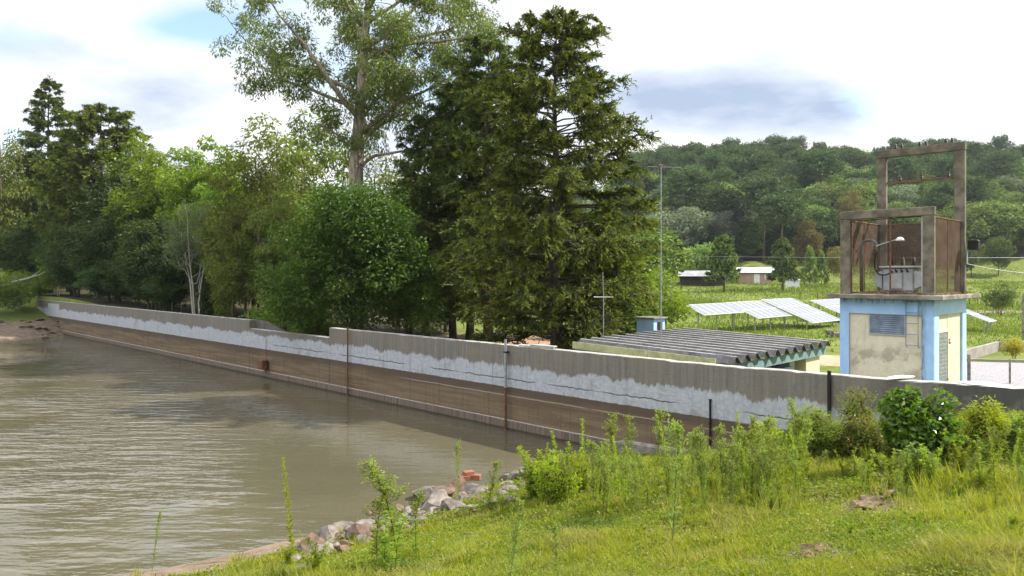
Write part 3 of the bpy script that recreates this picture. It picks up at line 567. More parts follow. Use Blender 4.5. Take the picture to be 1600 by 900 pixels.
DK = broadleaf(74, 12.0, .2, [(0, 0, 8.4, 3.0, 2.8, 2.8), (1.6, .3, 6.0, 2.6, 2.6, 2.6), (-1.7, -.2, 5.6, 2.6, 2.6, 2.5), (.2, -.5, 3.6, 2.4, 2.2, 1.8)], 100, 1.1, 170, .30, .16, .15, .65, .6, 8, 2)
dko = tree_thing('dark_broadleaf_tree', DK, B_dark, L_deep, base_at(196, 72), 0, (1.1, 1.1, h_for(196, 72, 245) / 12), 'dark leafy tree just right of the big dark pine')
for px, d, ty, sx, lb in ((-20, 118, 300, 1.7, 'far dark tree at the left edge'), (60, 122, 300, 1.7, 'far dark tree behind the pointed conifer'), (135, 120, 290, 1.7, 'far dark tree behind the pine'), (205, 115, 280, 1.7, 'far dark tree behind the trees right of the pine'), (275, 112, 285, 1.7, 'far dark tree behind the white forked trunk'), (345, 108, 290, 1.6, 'far dark tree behind the sparse yellow green top'), (410, 105, 290, 1.6, 'far dark tree behind the drooping olive trees'), (480, 100, 290, 1.6, 'far dark tree behind the notch in the wall'), (120, 73, 335, .9, 'dark leafy tree close behind the far end of the wall'), (186, 67.5, 310, .9, 'dark leafy tree near the wall between the pine and the white trunk'), (236, 61.5, 330, .8, 'dark leafy tree close behind the wall left of the fence posts'), (110, 92, 205, 1.5, 'dark tree filling the gap between the pointed conifer and the pine'), (30, 98, 225, 1.6, 'dark tree left of the pointed conifer'), (300, 82, 232, 1.3, 'dark tree behind the bright yellow green tree'), (248, 60, 330, .9, 'dark leafy tree left of the white forked trunk'), (345, 60, 300, .9, 'dark tree in shade behind the thin drooping tree'),
                          (60, 82, 330, 1.2, 'shaded dark tree under the pointed conifer'), (115, 80, 330, 1.1, 'shaded dark tree left of the slender grey tree'), (-30, 92, 260, 1.4, 'dark tree at the left edge behind the olive tree'), (400, 66, 250, 1.1, 'dark tree behind the drooping olive trees'), (470, 66, 255, 1.2, 'dark tree behind the eucalyptus on its left'), (172, 66, 400, .6, 'low dark bushy tree behind the wall below the pine'),
                          (640, 52, 280, 1.0, 'dark leafy tree behind the round glossy tree on its right'), (215, 64, 395, .6, 'low dark bushy tree behind the wall left of the white trunk'), (262, 58, 400, .55, 'low dark tree just left of the base of the white trunk'), (700, 56, 300, 1.1, 'dark leafy tree behind the dark conifer row'), (820, 50, 330, .95, 'dark leafy tree glimpsed behind the broad olive conifer'), (330, 53, 400, .5, 'low dark tree just right of the base of the white trunk')):
    copy_tree(dko, base_at(px, d), px * 1.3, (sx, sx, h_for(px, d, ty) / 12), lb)
CC = conifer(19, 24.0, .38, 6.6, prof_cone, 175, 58, .30, .095, .22, .10, .2, 18)
tree_thing('conifer_tree', CC, B_dark, [L_conD, L_conDT], base_at(76, 88), .7, (1.0, 1.0, h_for(76, 88, 124) / 24), 'tall pointed dark conifer rising highest at the far left')
CP = conifer(23, 19.0, .32, 5.2, lambda f: min(1, (1 - f) / .4) ** .5 * (.5 + .5 * min(1, f / .45)), 150, 58, .28, .088, .16, .2, .25, 18)
tree_thing('pine_tree', CP, B_brown, [L_conD, L_conT], base_at(158, 77), 0, (1.2, 1.2, h_for(156, 77, 168) / 19), 'broad round-topped dark pine right of the pointed conifer')
BU = broadleaf(85, 3.4, .07, [(0, 0, 2.2, 1.5, 1.3, 1.1), (.9, 0, 1.5, 1.1, 1.1, .9), (-.9, .2, 1.5, 1.1, 1.1, .9)], 70, .45, 70, .2, .08, .1, .6, .7, 6, 3)
yo = tree_thing('small_tree', BU, B_pale, L_bright, base_at(92, 76.5), 0, (1.15, 1.15, 1.5), 'small bright yellow green tree at the far left end of the wall')
for px, d, s_, lb in ((28, 74, 1.1, 'green shrub on the muddy bank at the far left'), (-6, 70, 1.3, 'green shrub at the left edge above the mud'), (58, 77.5, .8, 'low green shrub against the left end of the wall'), (498, 41, .7, 'low leafy shrub behind the notch in the wall'), (455, 43, .8, 'low shrub behind the lowered part of the wall'), (1016, 44, 1.35, 'rounded light green shrub right of the conifers, beside the mast'), (985, 50, 1.7, 'light green bushy tree behind the tall mast'), (430, 44.5, .9, 'leafy shrub behind the wall step')):
    copy_tree(yo, base_at(px, d), px * .31, s_, lb)
mb = MB(); a, b = hit(8, 452), at(58, 432, 73); mb.tube(bez(at(2, 449, 72), at(62, 430, 73.5), 7, .15, None, np.random.default_rng(2), .05), np.linspace(.16, .06, 7), 7)
for k in range(4): mb.tube(bez(at(45 + k * 5, 436 - 2 * k, 73.2), at(58 + k * 8, 424 - 5 * (k % 2), 73.6), 4), [.04, .03, .02, .008], 4)
tag(mb.build('fallen_branch', B_pale), 'bare grey branch leaning out of the bushes at the far left', 'branch')
# arched sapling seen through the notch
wb, cb = MB(), MB(); bs = base_at(497, 40.5); q0 = np.array([0, 0, 0.])
tk = resample([(0, 0, -.3), (.05, 0, 1.2), (0, 0, 1.9), (-.5, .1, 2.5), (-1.5, .2, 3.0), (-2.4, .3, 3.7)], 12); wb.tube(tk, np.linspace(.10, .02, 12), 6); wb.tube(bez((.02, 0, 1.3), (.6, .1, 3.6), 6, .2), np.linspace(.06, .015, 6), 5); rr_ = np.random.default_rng(8)
for k in range(30): C = tk[rr_.integers(5, 12)] + rr_.normal(0, .5, 3); clump(cb, rr_, C, .4, 50, .17, .06, .3, .8, .3)
tree_thing('arched_sapling', (wb, cb), B_brown, L_bright, bs, 0, 1, 'crooked sapling with orange brown trunk behind the notch in the wall', 'sapling')

# ------------------------------------------------------------------ hill forest and field trees
def far_kind(wb_cb, bark, leaf, name):
    wb, cb = wb_cb; m = MB(); m.V = wb.V + cb.V; off = wb.n
    m.Q = wb.Q + [q + off for q in cb.Q]; m.T = wb.T + [q + off for q in cb.T]; m.qm = wb.qm + [q * 0 + 1 for q in cb.qm]; m.tm = wb.tm + [q * 0 + 1 for q in cb.tm]; m.n = wb.n + cb.n
    return m.build(name, [bark, leaf])
GH = 'trees of the hill forest'
kinds = [(far_kind(araucaria(101, 15, .32, 5.2, 22, 1.15, 60, .75, .30, .66), B_brown, L_arau, 'araucaria_tree'), 'dark umbrella-crowned araucaria pine in the forest on the hill', 15),
         (far_kind(araucaria(102, 14, .30, 4.4, 24, 1.05, 60, .70, .30, .45), B_brown, L_arau, 'araucaria_tree'), 'dark deep-crowned araucaria pine in the forest on the hill', 14),
         (far_kind(broadleaf(103, 12, .22, [(0.4, 0, 8.6, 4.2, 4.0, 2.6), (2.8, 1, 6.4, 3.2, 3.2, 2.2), (-2.6, -1, 7.4, 3.0, 3.2, 2.2), (0, -2, 5, 3, 2.6, 2.6)], 88, 1.24, 85, 0.51, 0.37, .1, .7, .6, 7, 1, shell_pow=.25, rough=.22, shell=.72), B_dark, L_hillA, 'forest_tree'), 'rounded mid green broadleaf tree in the forest on the hill', 12),
         (far_kind(broadleaf(104, 11, .2, [(-.4, 0, 8.2, 2.8, 2.8, 2.8), (2.0, -1, 6.0, 2.8, 3.0, 2.2), (-2.2, -1, 5.2, 2.8, 3.0, 2.4), (.4, 0, 4.2, 3, 3, 2)], 88, 1.13, 80, 0.48, 0.35, .1, .7, .6, 7, 1, shell_pow=.25, rough=.22, shell=.72), B_dark, L_deep, 'forest_tree'), 'deep green broadleaf tree in the forest on the hill', 11),
         (far_kind(broadleaf(105, 11, .2, [(0, 0, 7.8, 3.4, 3.4, 2.8), (1.8, -1, 6.2, 2.8, 2.8, 2.4), (-1.8, -.6, 5.8, 2.8, 2.8, 2.4)], 76, 1.13, 80, 0.48, 0.33, .1, .7, .6, 7, 1, shell_pow=.25, rough=.22, shell=.72), B_pale, L_hillB, 'forest_tree'), 'greyish green broadleaf tree in the forest on the hill', 11),
         (far_kind(broadleaf(106, 11, .2, [(0, 0, 7.8, 3.4, 3.4, 2.6), (1.6, -1, 6.2, 2.8, 2.8, 2.2), (-1.8, -.6, 6.0, 2.8, 2.8, 2.2)], 76, 1.13, 80, 0.48, 0.35, .1, .7, .6, 7, 1, shell_pow=.25, rough=.22, shell=.72), B_brown, L_hillC, 'forest_tree'), 'bright green broadleaf tree in the forest on the hill', 11)]
for o, lb, h0 in kinds: tag(o, lb, 'tree', GH)
rf = np.random.default_rng(77); spots = []
tries = 0
while len(spots) < 385 and tries < 60000:
    tries += 1; px = rf.uniform(975, 1640) if len(spots) > 14 else rf.uniform(880, 1000); d = 188 + 148 * rf.random() ** .8; x = xr(px) * d
    if all((x - a) ** 2 + ((d - b) * .9) ** 2 > 5.9 ** 2 for a, b in spots): spots.append((x, d))
used = [False] * len(kinds)
for x, d in spots:
    g = gz(x, d); crest = sm(265, 325, d); edge = 1 - sm(188, 200, d); pr = np.array([(.16 + .46 * crest), .16 + .16 * crest, .30, .20 + .1 * edge, .16, .12]); k = rf.choice(6, p=pr / pr.sum())
    s_ = (rf.uniform(.72, 1.35) * (1 - crest) + rf.uniform(.88, 1.08) * crest) * (1 + .06 * (k < 2)); o = kinds[k][0]
    if used[k]: o = o.copy(); COL.objects.link(o)
    used[k] = True; o.location = (x, d, g - .2); o.rotation_euler = (0, 0, rf.uniform(0, 6.28)); w_ = s_ * rf.uniform(.92, 1.15); o.scale = (w_, w_, s_)
def single(base, px, d, ty, h0, wsc, leaf, label, name='tree', by=None):
    p_ = base_at(px, d); o = base.copy(); o.data = base.data.copy(); o.name = name; COL.objects.link(o); o.data.materials[1] = leaf; s_ = h_for(px, d, ty) / h0 if by is None else by
    o.location = p_; o.scale = (s_ * wsc, s_ * wsc, s_); o.rotation_euler = (0, 0, px); tag(o, label, 'tree')
    if 'group' in o: del o['group']
    return o
single(kinds[0][0], 1222, 182, 312, 15, 1.15, L_arau, 'large araucaria with flat crown and bare trunk at the front edge of the hill forest', 'araucaria_tree')
single(kinds[4][0], 1127, 192, 330, 11, .8, L_hillW, 'silvery white tree low in the hill forest', 'silvery_tree'); single(kinds[4][0], 1155, 205, 305, 11, 1.0, L_hillW, 'pale silver tree behind the smaller silvery white tree on the hill', 'silvery_tree')
single(kinds[3][0], 1262, 178, 342, 11, .62, L_hillD, 'tall narrow brownish tree at the foot of the hill forest', 'dry_tree'); single(kinds[4][0], 1328, 192, 297, 11, .45, L_hillD, 'yellow brown narrow tree left of the transformer frames on the hill', 'dry_tree')
single(kinds[2][0], 1560, 172, 365, 12, .62, L_hillC, 'small bright tree at the field edge near the right side', 'field_tree'); single(kinds[2][0], 1518, 170, 372, 12, .7, L_hillA, 'mid green tree at the field edge right of the transformer frames', 'field_tree')
single(kinds[4][0], 1303, 140, 385, 11, .5, L_hillD, 'bare looking grey brown small tree left of the substation', 'dry_tree')
for px, d, ty, w_, lf, lb in ((1046, 160, 385, 1.0, L_hillB, 'greyish green tree left of the barn'), (1100, 162, 376, 1.2, L_hillC, 'light green tree behind the grey barn'), (1073, 160, 390, .9, L_hillA, 'mid green tree above the barn roof'), (998, 110, 345, 1.2, L_hillC, 'light green tree between the conifers and the mast'), (1028, 90, 420, .7, L_hillC, 'rounded green tree in front of the barn, beside the mast')):
    single(kinds[2][0], px, d, ty, 12, w_, lf, lb, 'field_tree')
AY = conifer(120, 9.5, .2, 3.2, lambda f: (1 - f) ** .5 * (.8 + .2 * min(1, f / .2)), 90, 30, .42, .17, -.05, .20, .2, 10)
ay = tree_thing('young_araucaria_tree', AY, B_brown, [L_deep, L_hillA], base_at(1131, 128), 0, (1, 1, h_for(1131, 128, 369) / 9.5), 'cone-shaped dark young araucaria standing between the barn and the pink house')
copy_tree(ay, base_at(1223, 130), 1.4, (.92, .92, h_for(1223, 130, 374) / 9.5), 'cone-shaped dark young araucaria at the right end of the pink house')
mini = conifer(121, 4, .1, 1.6, prof_cone, 40, 9, .45, .2, 0, .1, .2, 6)
mo = tree_thing('small_conifer_tree', mini, B_brown, [L_hillC, L_hillC], base_at(1265, 150), 0, (1, 1, h_for(1265, 150, 391) / 4), 'small bright green cone-shaped tree in the meadow, taller of two')
copy_tree(mo, base_at(1283, 155), .6, (.9, .9, h_for(1283, 155, 397) / 4), 'small bright green cone-shaped tree in the meadow, shorter of two')
fb = broadleaf(130, 3.6, .08, [(0, 0, 2.4, 1.5, 1.4, 1.0), (.7, 0, 1.8, 1.1, 1.1, .8), (-.8, 0, 1.8, 1.0, 1.0, .8)], 60, .4, 40, .24, .1, .1, .6, .7, 6, 3, gap=.4)
fo = tree_thing('field_shrub', fb, B_brown, L_hillA, base_at(1563, 78), 0, (1, 1, 1.1), 'feathery small tree standing in the field right of the substation', 'shrub')
copy_tree(fo, base_at(1556, 88), 1, (.55, .55, .4), 'low shrub beside the feathery small tree in the field'); copy_tree(fo, base_at(1380, 110), 2, (.7, .7, .5), 'low field shrub seen through the transformer cage')
ys = tree_thing('yellow_shrub', broadleaf(131, 1.2, .03, [(0, 0, .7, .5, .5, .45)], 30, .22, 40, .11, .05, .1, .6, .7, 5, 3), B_brown, leaf_mat('yellow_leaves', (.30, .27, .02), (.42, .36, .03), .4, .03), base_at(1585, 37.2), 0, .95, 'bright yellow shrub inside the low walled plot', 'shrub')

# ------------------------------------------------------------------ substation
t = NT('faded_blue_paint'); v = t.coord('Object'); n1 = t.noise(v, 2.0, 6, .6); n2 = t.noise(t.coord('Object', (6, 6, 1.2)), 1.5, 6, .7); sp = t.new('ShaderNodeSeparateXYZ'); t.l.new(v, sp.inputs[0])
col = t.mix(t.step(n1, .3, .7), (.25, .40, .63), (.33, .50, .74)); d_ = t.math('ABSOLUTE', t.math('SUBTRACT', sp.outputs[0], 2.20)); st = t.math('MULTIPLY', t.math('SUBTRACT', 1.0, t.step(t.math('ADD', d_, t.math('MULTIPLY', t.math('SUBTRACT', n2, .5), .35)), .02, .16)), t.step(n2, .35, .6))
top = t.math('MULTIPLY', t.step(t.math('ADD', sp.outputs[2], t.math('MULTIPLY', n2, .5)), 3.32, 3.5), t.step(n2, .42, .6)); col = t.mix(t.math('MAXIMUM', t.math('MULTIPLY', st, .85), t.math('MULTIPLY', top, .7)), col, (.05, .06, .07)); M_blue = t.principled(col, .65, 0, t.bump(n2, .2, .01), .3)
M_lblue = plain('pale_blue_paint', (.40, .58, .82), .6, var=.12, scale=2, bump=.15)
t = NT('stained_cream_plaster'); v = t.coord('Object'); n1 = t.noise(v, 1.6, 7, .65); n2 = t.noise(v, 9, 5, .65); sp = t.new('ShaderNodeSeparateXYZ'); t.l.new(v, sp.inputs[0])
col = t.mix(t.step(n2, .3, .7), (.53, .47, .36), (.61, .55, .43)); n3 = t.noise(t.coord('Object', (7, 7, .7)), 1.0, 6, .7); st = t.math('MAXIMUM', t.math('MULTIPLY', t.step(t.math('ADD', n1, t.math('MULTIPLY', t.math('SUBTRACT', n2, .5), .35)), .47, .62), t.math('SUBTRACT', 1.0, t.step(sp.outputs[2], 1.55, 2.35))), t.math('MULTIPLY', t.step(n3, .54, .72), .6))
col = t.mix(t.math('MULTIPLY', st, t.math('ADD', .25, t.math('MULTIPLY', n2, .6))), col, (.17, .15, .11)); M_cream = t.principled(col, .85, 0, t.bump(n2, .2, .01), .2)
M_cream2 = plain('clean_cream_plaster', (.62, .55, .40), .8, var=.08, scale=2, bump=.1)
M_rust = plain('rusty_steel', (.16, .075, .04), .8, .3, var=.4, scale=9, bump=.4); M_steel = plain('galvanised_steel', (.36, .38, .40), .45, .7, var=.2, scale=6, bump=.1); M_black = plain('black_iron', (.018, .017, .016), .6, .3, var=.3); M_dark = plain('dark_opening', (.02, .02, .022), .9, var=.2)
M_grey = plain('grey_enamel', (.36, .36, .37), .5, .1, var=.18, scale=3, bump=.1); M_whitep = plain('white_paint', (.75, .76, .77), .5, var=.1); M_ceram = plain('brown_ceramic', (.05, .028, .022), .5, 0, var=.25, spec=.25)
M_frame = plain('mossy_concrete', (.165, .14, .105), .95, var=.38, scale=2.6, bump=.6, c2=(.075, .064, .05))
SX, SY = 2.5, 3.1; gS = 1.62
sub = empty('substation_building', (9.67, 21.8, gS), ROT, 'small blue and cream transformer building with concrete frames on its flat roof', 'building')
ZT = 4.83 - gS   # underside of roof slab above the base
mb = MB(); mb.box((.06, .06, -.5), (SX - .06, SY - .06, ZT)); mb.build('wall', M_cream, sub)
mb = MB()
for x0, x1 in ((0, .26), (SX - .30, SX)): mb.box((x0, 0, -.5), (x1, .05, ZT - .43))
mb.box((0, 0, ZT - .43), (SX, .05, ZT - .002))
mb.build('painted_frame', M_blue, sub)
mb = MB()
for y0, y1 in ((.052, .45), (2.70, SY)): mb.box((SX - .05, y0, -.5), (SX + .004, y1, ZT - .43))
mb.box((SX - .05, .052, ZT - .43), (SX + .004, SY, ZT - .002)); mb.build('painted_frame', M_lblue, sub)
mb = MB(); mb.bevel_box((-.30, -.30, ZT), (SX + .30, SY + .36, ZT + .12), .012); mb.build('roof_slab', M_conc, sub)
rl = np.random.default_rng(6); mb = MB(); k = 420; C = np.stack([rl.uniform(-.1, SX + .2, k), rl.uniform(-.2, SY + .3, k), np.full(k, ZT + .122)], 1); mb.leaves(C, np.c_[rl.normal(size=(k, 2)), rl.uniform(.1, .9, k)], rdir(k, rl, .6), .12 * rl.uniform(.5, 1.4, k), .035, 0)
mb.build('dry_leaves', leaf_mat('dry_litter', (.16, .10, .045), (.30, .22, .09), .2, .02, c3=(.12, .16, .04)), sub)
w = MB(); w.box((.80, .03, 2.18), (1.79, .058, 2.22)); w.box((.80, .03, 2.76), (1.79, .058, 2.80)); w.box((.80, .03, 2.22), (.835, .058, 2.76)); w.box((1.755, .03, 2.22), (1.79, .058, 2.76)); win = w.build('window', M_grey, sub)
mb = MB()
for k in range(9):
    z = 2.235 + k * .058; mb.add([(.84, .030, z), (1.75, .030, z), (1.75, .055, z + .05), (.84, .055, z + .05), (.84, .034, z - .004), (1.75, .034, z - .004), (1.75, .058, z + .046), (.84, .058, z + .046)], [[0, 1, 2, 3], [7, 6, 5, 4], [0, 4, 5, 1], [3, 2, 6, 7]])
mb.build('louvre', plain('blue_grey_slats', (.17, .21, .27), .6, .2, var=.35, scale=3), win)
mb = MB()
for x in (1.82, 2.13): mb.tube([(x, .02, ZT + .11), (x, -.06, ZT + .06), (x, -.06, 1.92), (x, .03, 1.90)], .014, 6)
for k in range(5): mb.tube([(1.82, -.06, 1.95 + k * .30), (2.13, -.06, 1.95 + k * .30)], .011, 6)
mb.build('ladder', plain('blue_grey_iron', (.16, .24, .34), .6, .2), sub)
dm = MB(); dm.box((SX - .058, .55, -.3), (SX - .035, 1.36, 2.28)); 
for k in range(22): dm.box((SX - .035, .60, -.2 + k * .11), (SX - .022, 1.31, -.2 + k * .11 + .07))
dr = dm.build('door', M_steel, sub); mb = MB(); mb.tube([(SX - .02, 1.25, .95), (SX + .03, 1.25, .95), (SX + .03, 1.17, .95)], .012, 6); mb.build('handle', M_black, dr)
mb = MB(); mb.box((SX - .056, .45, -.3), (SX - .02, .55, 2.33)); mb.box((SX - .056, 1.36, -.3), (SX - .02, 1.42, 2.33)); mb.box((SX - .056, .55, 2.28), (SX - .02, 1.36, 2.33)); mb.build('door_frame', M_cream2, sub)
mb = MB(); mb.box((SX - .058, 1.42, -.5), (SX - .052, 2.70, ZT - .43)); mb.build('side_panel', M_cream2, sub)
mb = MB(); mb.box((SX - .052, 1.50, 1.92), (SX - .040, 1.70, 2.06), 0); mb.box((SX - .040, 1.52, 1.94), (SX - .037, 1.60, 2.04), 1); mb.box((SX - .040, 1.62, 1.97), (SX - .037, 1.68, 2.03), 2); mb.box((SX - .052, 1.54, 1.80), (SX - .044, 1.66, 1.88), 2)
mb.build('warning_sign', [plain('navy_sign', (.05, .06, .16), .4), plain('red_sign', (.45, .05, .05), .4), M_whitep], sub)
zs = ZT + .122
def portal(y0, y1, htop, cw, parent, beam):
    m = MB(); m.bevel_box((0, y0, zs), (cw, y1, htop - beam), .012); m.bevel_box((SX - cw, y0, zs), (SX, y1, htop - beam), .012); m.bevel_box((-.01, y0 - .01, htop - beam + .002), (SX + .01, y1 + .01, htop), .015); return m.build('portal_frame', M_frame, parent)
portal(.02, .17, 7.37 - gS, .28, sub, .24); pf = portal(SY - .17, SY, 9.5 - gS, .28, sub, .25)
def insulator(m, x, y, z, h=.16): m.lathe([(.02, 0), (.02, .03), (.055, .035), (.03, .07), (.055, .075), (.03, .11), (.045, .12), (.02, h)], (x, y, z), 10)
for x in (.55, .73, 1.25, 1.43, 1.98, 2.15): m = MB(); insulator(m, x, SY - .09, 9.5 - gS + .002); m.build('insulator', M_ceram, sub)
mb = MB(); zb_ = 8.42 - gS; mb.box((.281, SY - .12, zb_), (SX - .281, SY - .06, zb_ + .05)); mb.build('crossarm', M_rust, sub)
for x in (.68, 1.3, 2.05): m = MB(); insulator(m, x, SY - .09, zb_ + .052, .2); m.build('insulator', M_ceram, sub)
# mesh screens of the cage: woven rusty wire
t = NT('rusty_wire_mesh'); g = t.coord('Object'); n1 = t.noise(g, 3, 5, .6); tr_ = t.new('ShaderNodeBsdfTransparent'); df = t.new('ShaderNodeBsdfDiffuse'); t.set(df.inputs[0], t.mix(t.step(n1, .3, .7), (.09, .06, .045), (.135, .095, .07))); ms = t.new('ShaderNodeMixShader')
sp = t.new('ShaderNodeSeparateXYZ'); t.l.new(g, sp.inputs[0]); dens = t.math('ADD', .20, t.math('MULTIPLY', t.step(t.math('ADD', sp.outputs[2], t.math('MULTIPLY', n1, .9)), 4.1, 4.9), .34)); t.set(ms.inputs[0], dens); t.l.new(tr_.outputs[0], ms.inputs[1]); t.l.new(df.outputs[0], ms.inputs[2]); t.l.new(ms.outputs[0], t.out.inputs[0]); M_mesh = t.m
hm = 7.14 - gS
for nm, a, b in (('a', (SX - .10, .172, zs + .02), (SX - .098, SY - .172, hm - .04)), ('b', (.10, .172, zs + .02), (.102, SY - .172, hm - .04)), ('c', (.281, SY - .10, zs + .02), (SX - .281, SY - .098, hm - .04))):
    m = MB(); m.box(a, b); m.build('mesh_screen', M_mesh, sub)
m = MB()
for x in (SX - .099, .101):
    m.tube([(x, .175, hm - .03), (x, SY - .175, hm - .03)], .02, 6); m.tube([(x, .175, zs + .03), (x, SY - .175, zs + .03)], .02, 6); m.tube([(x, 1.6, zs), (x, 1.6, hm - .03)], .016, 6)
m.tube([(.285, SY - .1, hm - .03), (SX - .285, SY - .1, hm - .03)], .02, 6); m.tube([(.55, SY - .1, zs), (.55, SY - .1, hm - .03)], .016, 6); m.build('screen_rails', M_rust, sub)
m = MB()
m.tube([(.30, .10, zs), (.30, .10, hm - .05)], .022, 6); m.tube([(1.36, .10, zs), (1.36, .10, hm)], .022, 6); m.tube([(.30, .10, hm - .06), (2.2, .10, hm - .02)], .018, 6); m.tube([(.30, .10, zs + .05), (2.2, .10, zs + .05)], .018, 6); m.build('gate_frame', M_rust, sub)
m = MB(); m.tube([(2.19, .10, zs), (2.19, .10, hm + .02)], .03, 8); m.build('conduit', M_grey, sub)
# transformer
tfm = empty('transformer', (9.67 + E[0] * 1.25 + N[0] * 1.3, 21.8 + E[1] * 1.25 + N[1] * 1.3, gS + zs), ROT, 'weathered grey oil transformer with radiator fins and bushings inside the roof cage', 'transformer')
m = MB(); m.bevel_box((-.42, -.26, .08), (.42, .26, .76), .03); m.bevel_box((-.20, -.31, .14), (.14, -.258, .60), .02); m.box((-.36, -.2, 0), (-.26, .2, .08)); m.box((.26, -.2, 0), (.36, .2, .08)); m.build('tank', M_grey, tfm)
m = MB(); m.bevel_box((-.50, -.33, .762), (.50, .33, .82), .012); m.build('lid', M_grey, tfm)
for sx in (-1, 1):
    m = MB()
    for k in range(5): y = -.22 + k * .11; m.prism([(sx * .44, .16), (sx * .60, .22), (sx * .66, .34), (sx * .66, .52), (sx * .60, .63), (sx * .44, .68)], y - .022, y + .022, 1)
    m.tube([(sx * .43, -.24, .62), (sx * .43, .24, .62)], .03, 8); m.build('radiator', M_grey, tfm)
for k in range(3):
    m = MB(); m.lathe([(.05, 0), (.05, .04), (.075, .05), (.04, .09), (.075, .10), (.04, .14), (.07, .15), (.04, .19), (.065, .20), (.035, .25), (.02, .34)], (-.28 + k * .30, .08, .821), 12); m.build('bushing', M_ceram, tfm)
for k in range(4):
    m = MB(); m.tube([(-.18 + k * .15, -.27, .66), (-.18 + k * .15, -.34, .68)], [.035, .028], 8); m.tube([(-.18 + k * .15, -.34, .68), (-.18 + k * .15, -.36, .74)], .02, 6); m.build('terminal', M_ceram, tfm)
S2 = lambda x, y, z: (9.67 + E[0] * x + N[0] * y, 21.8 + E[1] * x + N[1] * y, gS + z)
cd = empty('cable_duct', S2(0, 0, 0), ROT, 'grey bent cable duct with a hanging black hose inside the roof cage', 'duct')
m = MB(); a_ = np.linspace(math.pi, 0, 9); m.tube([(.28, .9, zs), (.28, .9, zs + 1.40)] + [(.50 + .22 * math.cos(q), .9, zs + 1.40 + .2 * math.sin(q)) for q in a_[1:]] + [(.72, .9, zs + 1.25)], .05, 9); m.build('pipe', plain('dull_grey_pipe', (.17, .155, .14), .7, .1, var=.3, scale=6), cd, smooth=True)
m = MB(); m.tube(resample([(.72, .9, zs + 1.27), (.64, .9, zs + .95), (.68, .9, zs + .62), (.9, .9, zs + .50), (1.15, .96, zs + .66)], 12), .02, 6); m.build('hose', M_black, cd, smooth=True)
m = MB(); m.bevel_box((-.12, -.06, 0), (.12, .06, .16), .01); m.bevel_box((-.09, -.075, .03), (.09, -.062, .13), .005); tag(m.build('junction_box', M_rust, None, S2(.85, 2.2, zs), ROT), 'small rusty box on the roof behind the bent duct', 'box')
M_tinw = plain('weathered_white_enamel', (.55, .56, .57), .6, var=.15)
lamp = empty('lamp', S2(1.23, .12, zs + 1.55), ROT, 'white lamp with short arm in front of the transformer', 'lamp')
m = MB(); m.tube([(-.26, 0, -.17), (0, .0, -.08), (.28, 0, .0)], .014, 6); m.build('arm', M_grey, lamp)
m = MB(); m.lathe([(.025, .13), (.05, .125), (.095, .08), (.115, .04), (.11, .025), (.01, .02)], (.38, 0, -.06), 14); m.build('lamp_head', M_tinw, lamp, smooth=True)
fl = empty('floodlight', S2(SX + .02, SY - .08, zs + 1.28), ROT, 'black floodlight on a bracket at the right rear column of the cage', 'floodlight')
m = MB(); m.box((.0, -.02, -.02), (.22, .02, .02)); m.box((-.004, -.05, -.4), (.03, .05, .05)); m.build('bracket', M_steel, fl); m = MB(); m.bevel_box((.06, -.14, .022), (.34, .12, .32), .03); m.build('lamp_housing', M_black, fl)

# ------------------------------------------------------------------ pump house
PA = Vector((2.46, 27.0, .85)); pump = empty('pump_house', PA, ROT, 'low cream building with dark ribbed roof directly behind the dam wall', 'building')
PX, PY = 5.85, 7.4; rz_ = lambda x, y: 2.94 - PA.z - .028 * x + .012 * y
M_roof = NT('lichened_fibre_cement'); t = M_roof; v = t.coord('Object'); n1 = t.noise(v, 1.3, 6, .65); n2 = t.noise(v, 14, 5, .65); col = t.mix(t.step(n1, .35, .65), (.085, .082, .085), (.16, .155, .155)); col = t.mix(t.math('MULTIPLY', t.step(n2, .5, .7), .6), col, (.26, .25, .24)); M_roof = t.principled(col, .95, 0, t.bump(n2, .5, .02), .15)
M_teal = plain('teal_paint', (.17, .27, .27), .7, var=.2); M_lime = plain('aged_yellow_green_paint', (.36, .36, .18), .8, var=.25); M_edge = plain('pale_ridge_cement', (.42, .41, .39), .9, var=.25)
NR = 11; per = PY / NR
rb = MB(); eb_ = MB(); rg = MB()
for k in range(NR):
    y0 = k * per; prof = [(y0, 0), (y0 + .13, 0), (y0 + .30, .20), (y0 + .42, .20), (y0 + .62, 0), (y0 + per, 0)]
    off = np.random.default_rng(k).uniform(-.12, .12)
    th = .025; xs = np.linspace(-.25 + off, PX + .22 + off * .3, 3)
    for a, b in zip(prof[:-1], prof[1:]):
        V = []
        for x in xs:
            for (y, h) in (a, b): V += [(x, y, rz_(x, y) + h), (x, y, rz_(x, y) + h - th)]
        i = lambda j, c: j * 4 + c; q = []
        for j in range(2): q += [[i(j, 0), i(j + 1, 0), i(j + 1, 2), i(j, 2)], [i(j, 1), i(j, 3), i(j + 1, 3), i(j + 1, 1)]]
        q += [[i(0, 0), i(0, 2), i(0, 3), i(0, 1)], [i(2, 0), i(2, 1), i(2, 3), i(2, 2)]]; rb.add(V, q)
    x = PX + .10; eb_.prism([(y0 + .14, rz_(x, y0) - .05), (y0 + .61, rz_(x, y0) - .05), (y0 + .43, rz_(x, y0) + .168), (y0 + .29, rz_(x, y0) + .168)], x - .03, x, 0)
    xa, xb = xs[0], xs[-1]; ym = y0 + .30
    rg.add([(xa, ym - .014, rz_(xa, ym) + .192), (xb, ym - .014, rz_(xb, ym) + .192), (xb, ym + .05, rz_(xb, ym) + .206), (xa, ym + .05, rz_(xa, ym) + .206)], [[0, 1, 2, 3]])
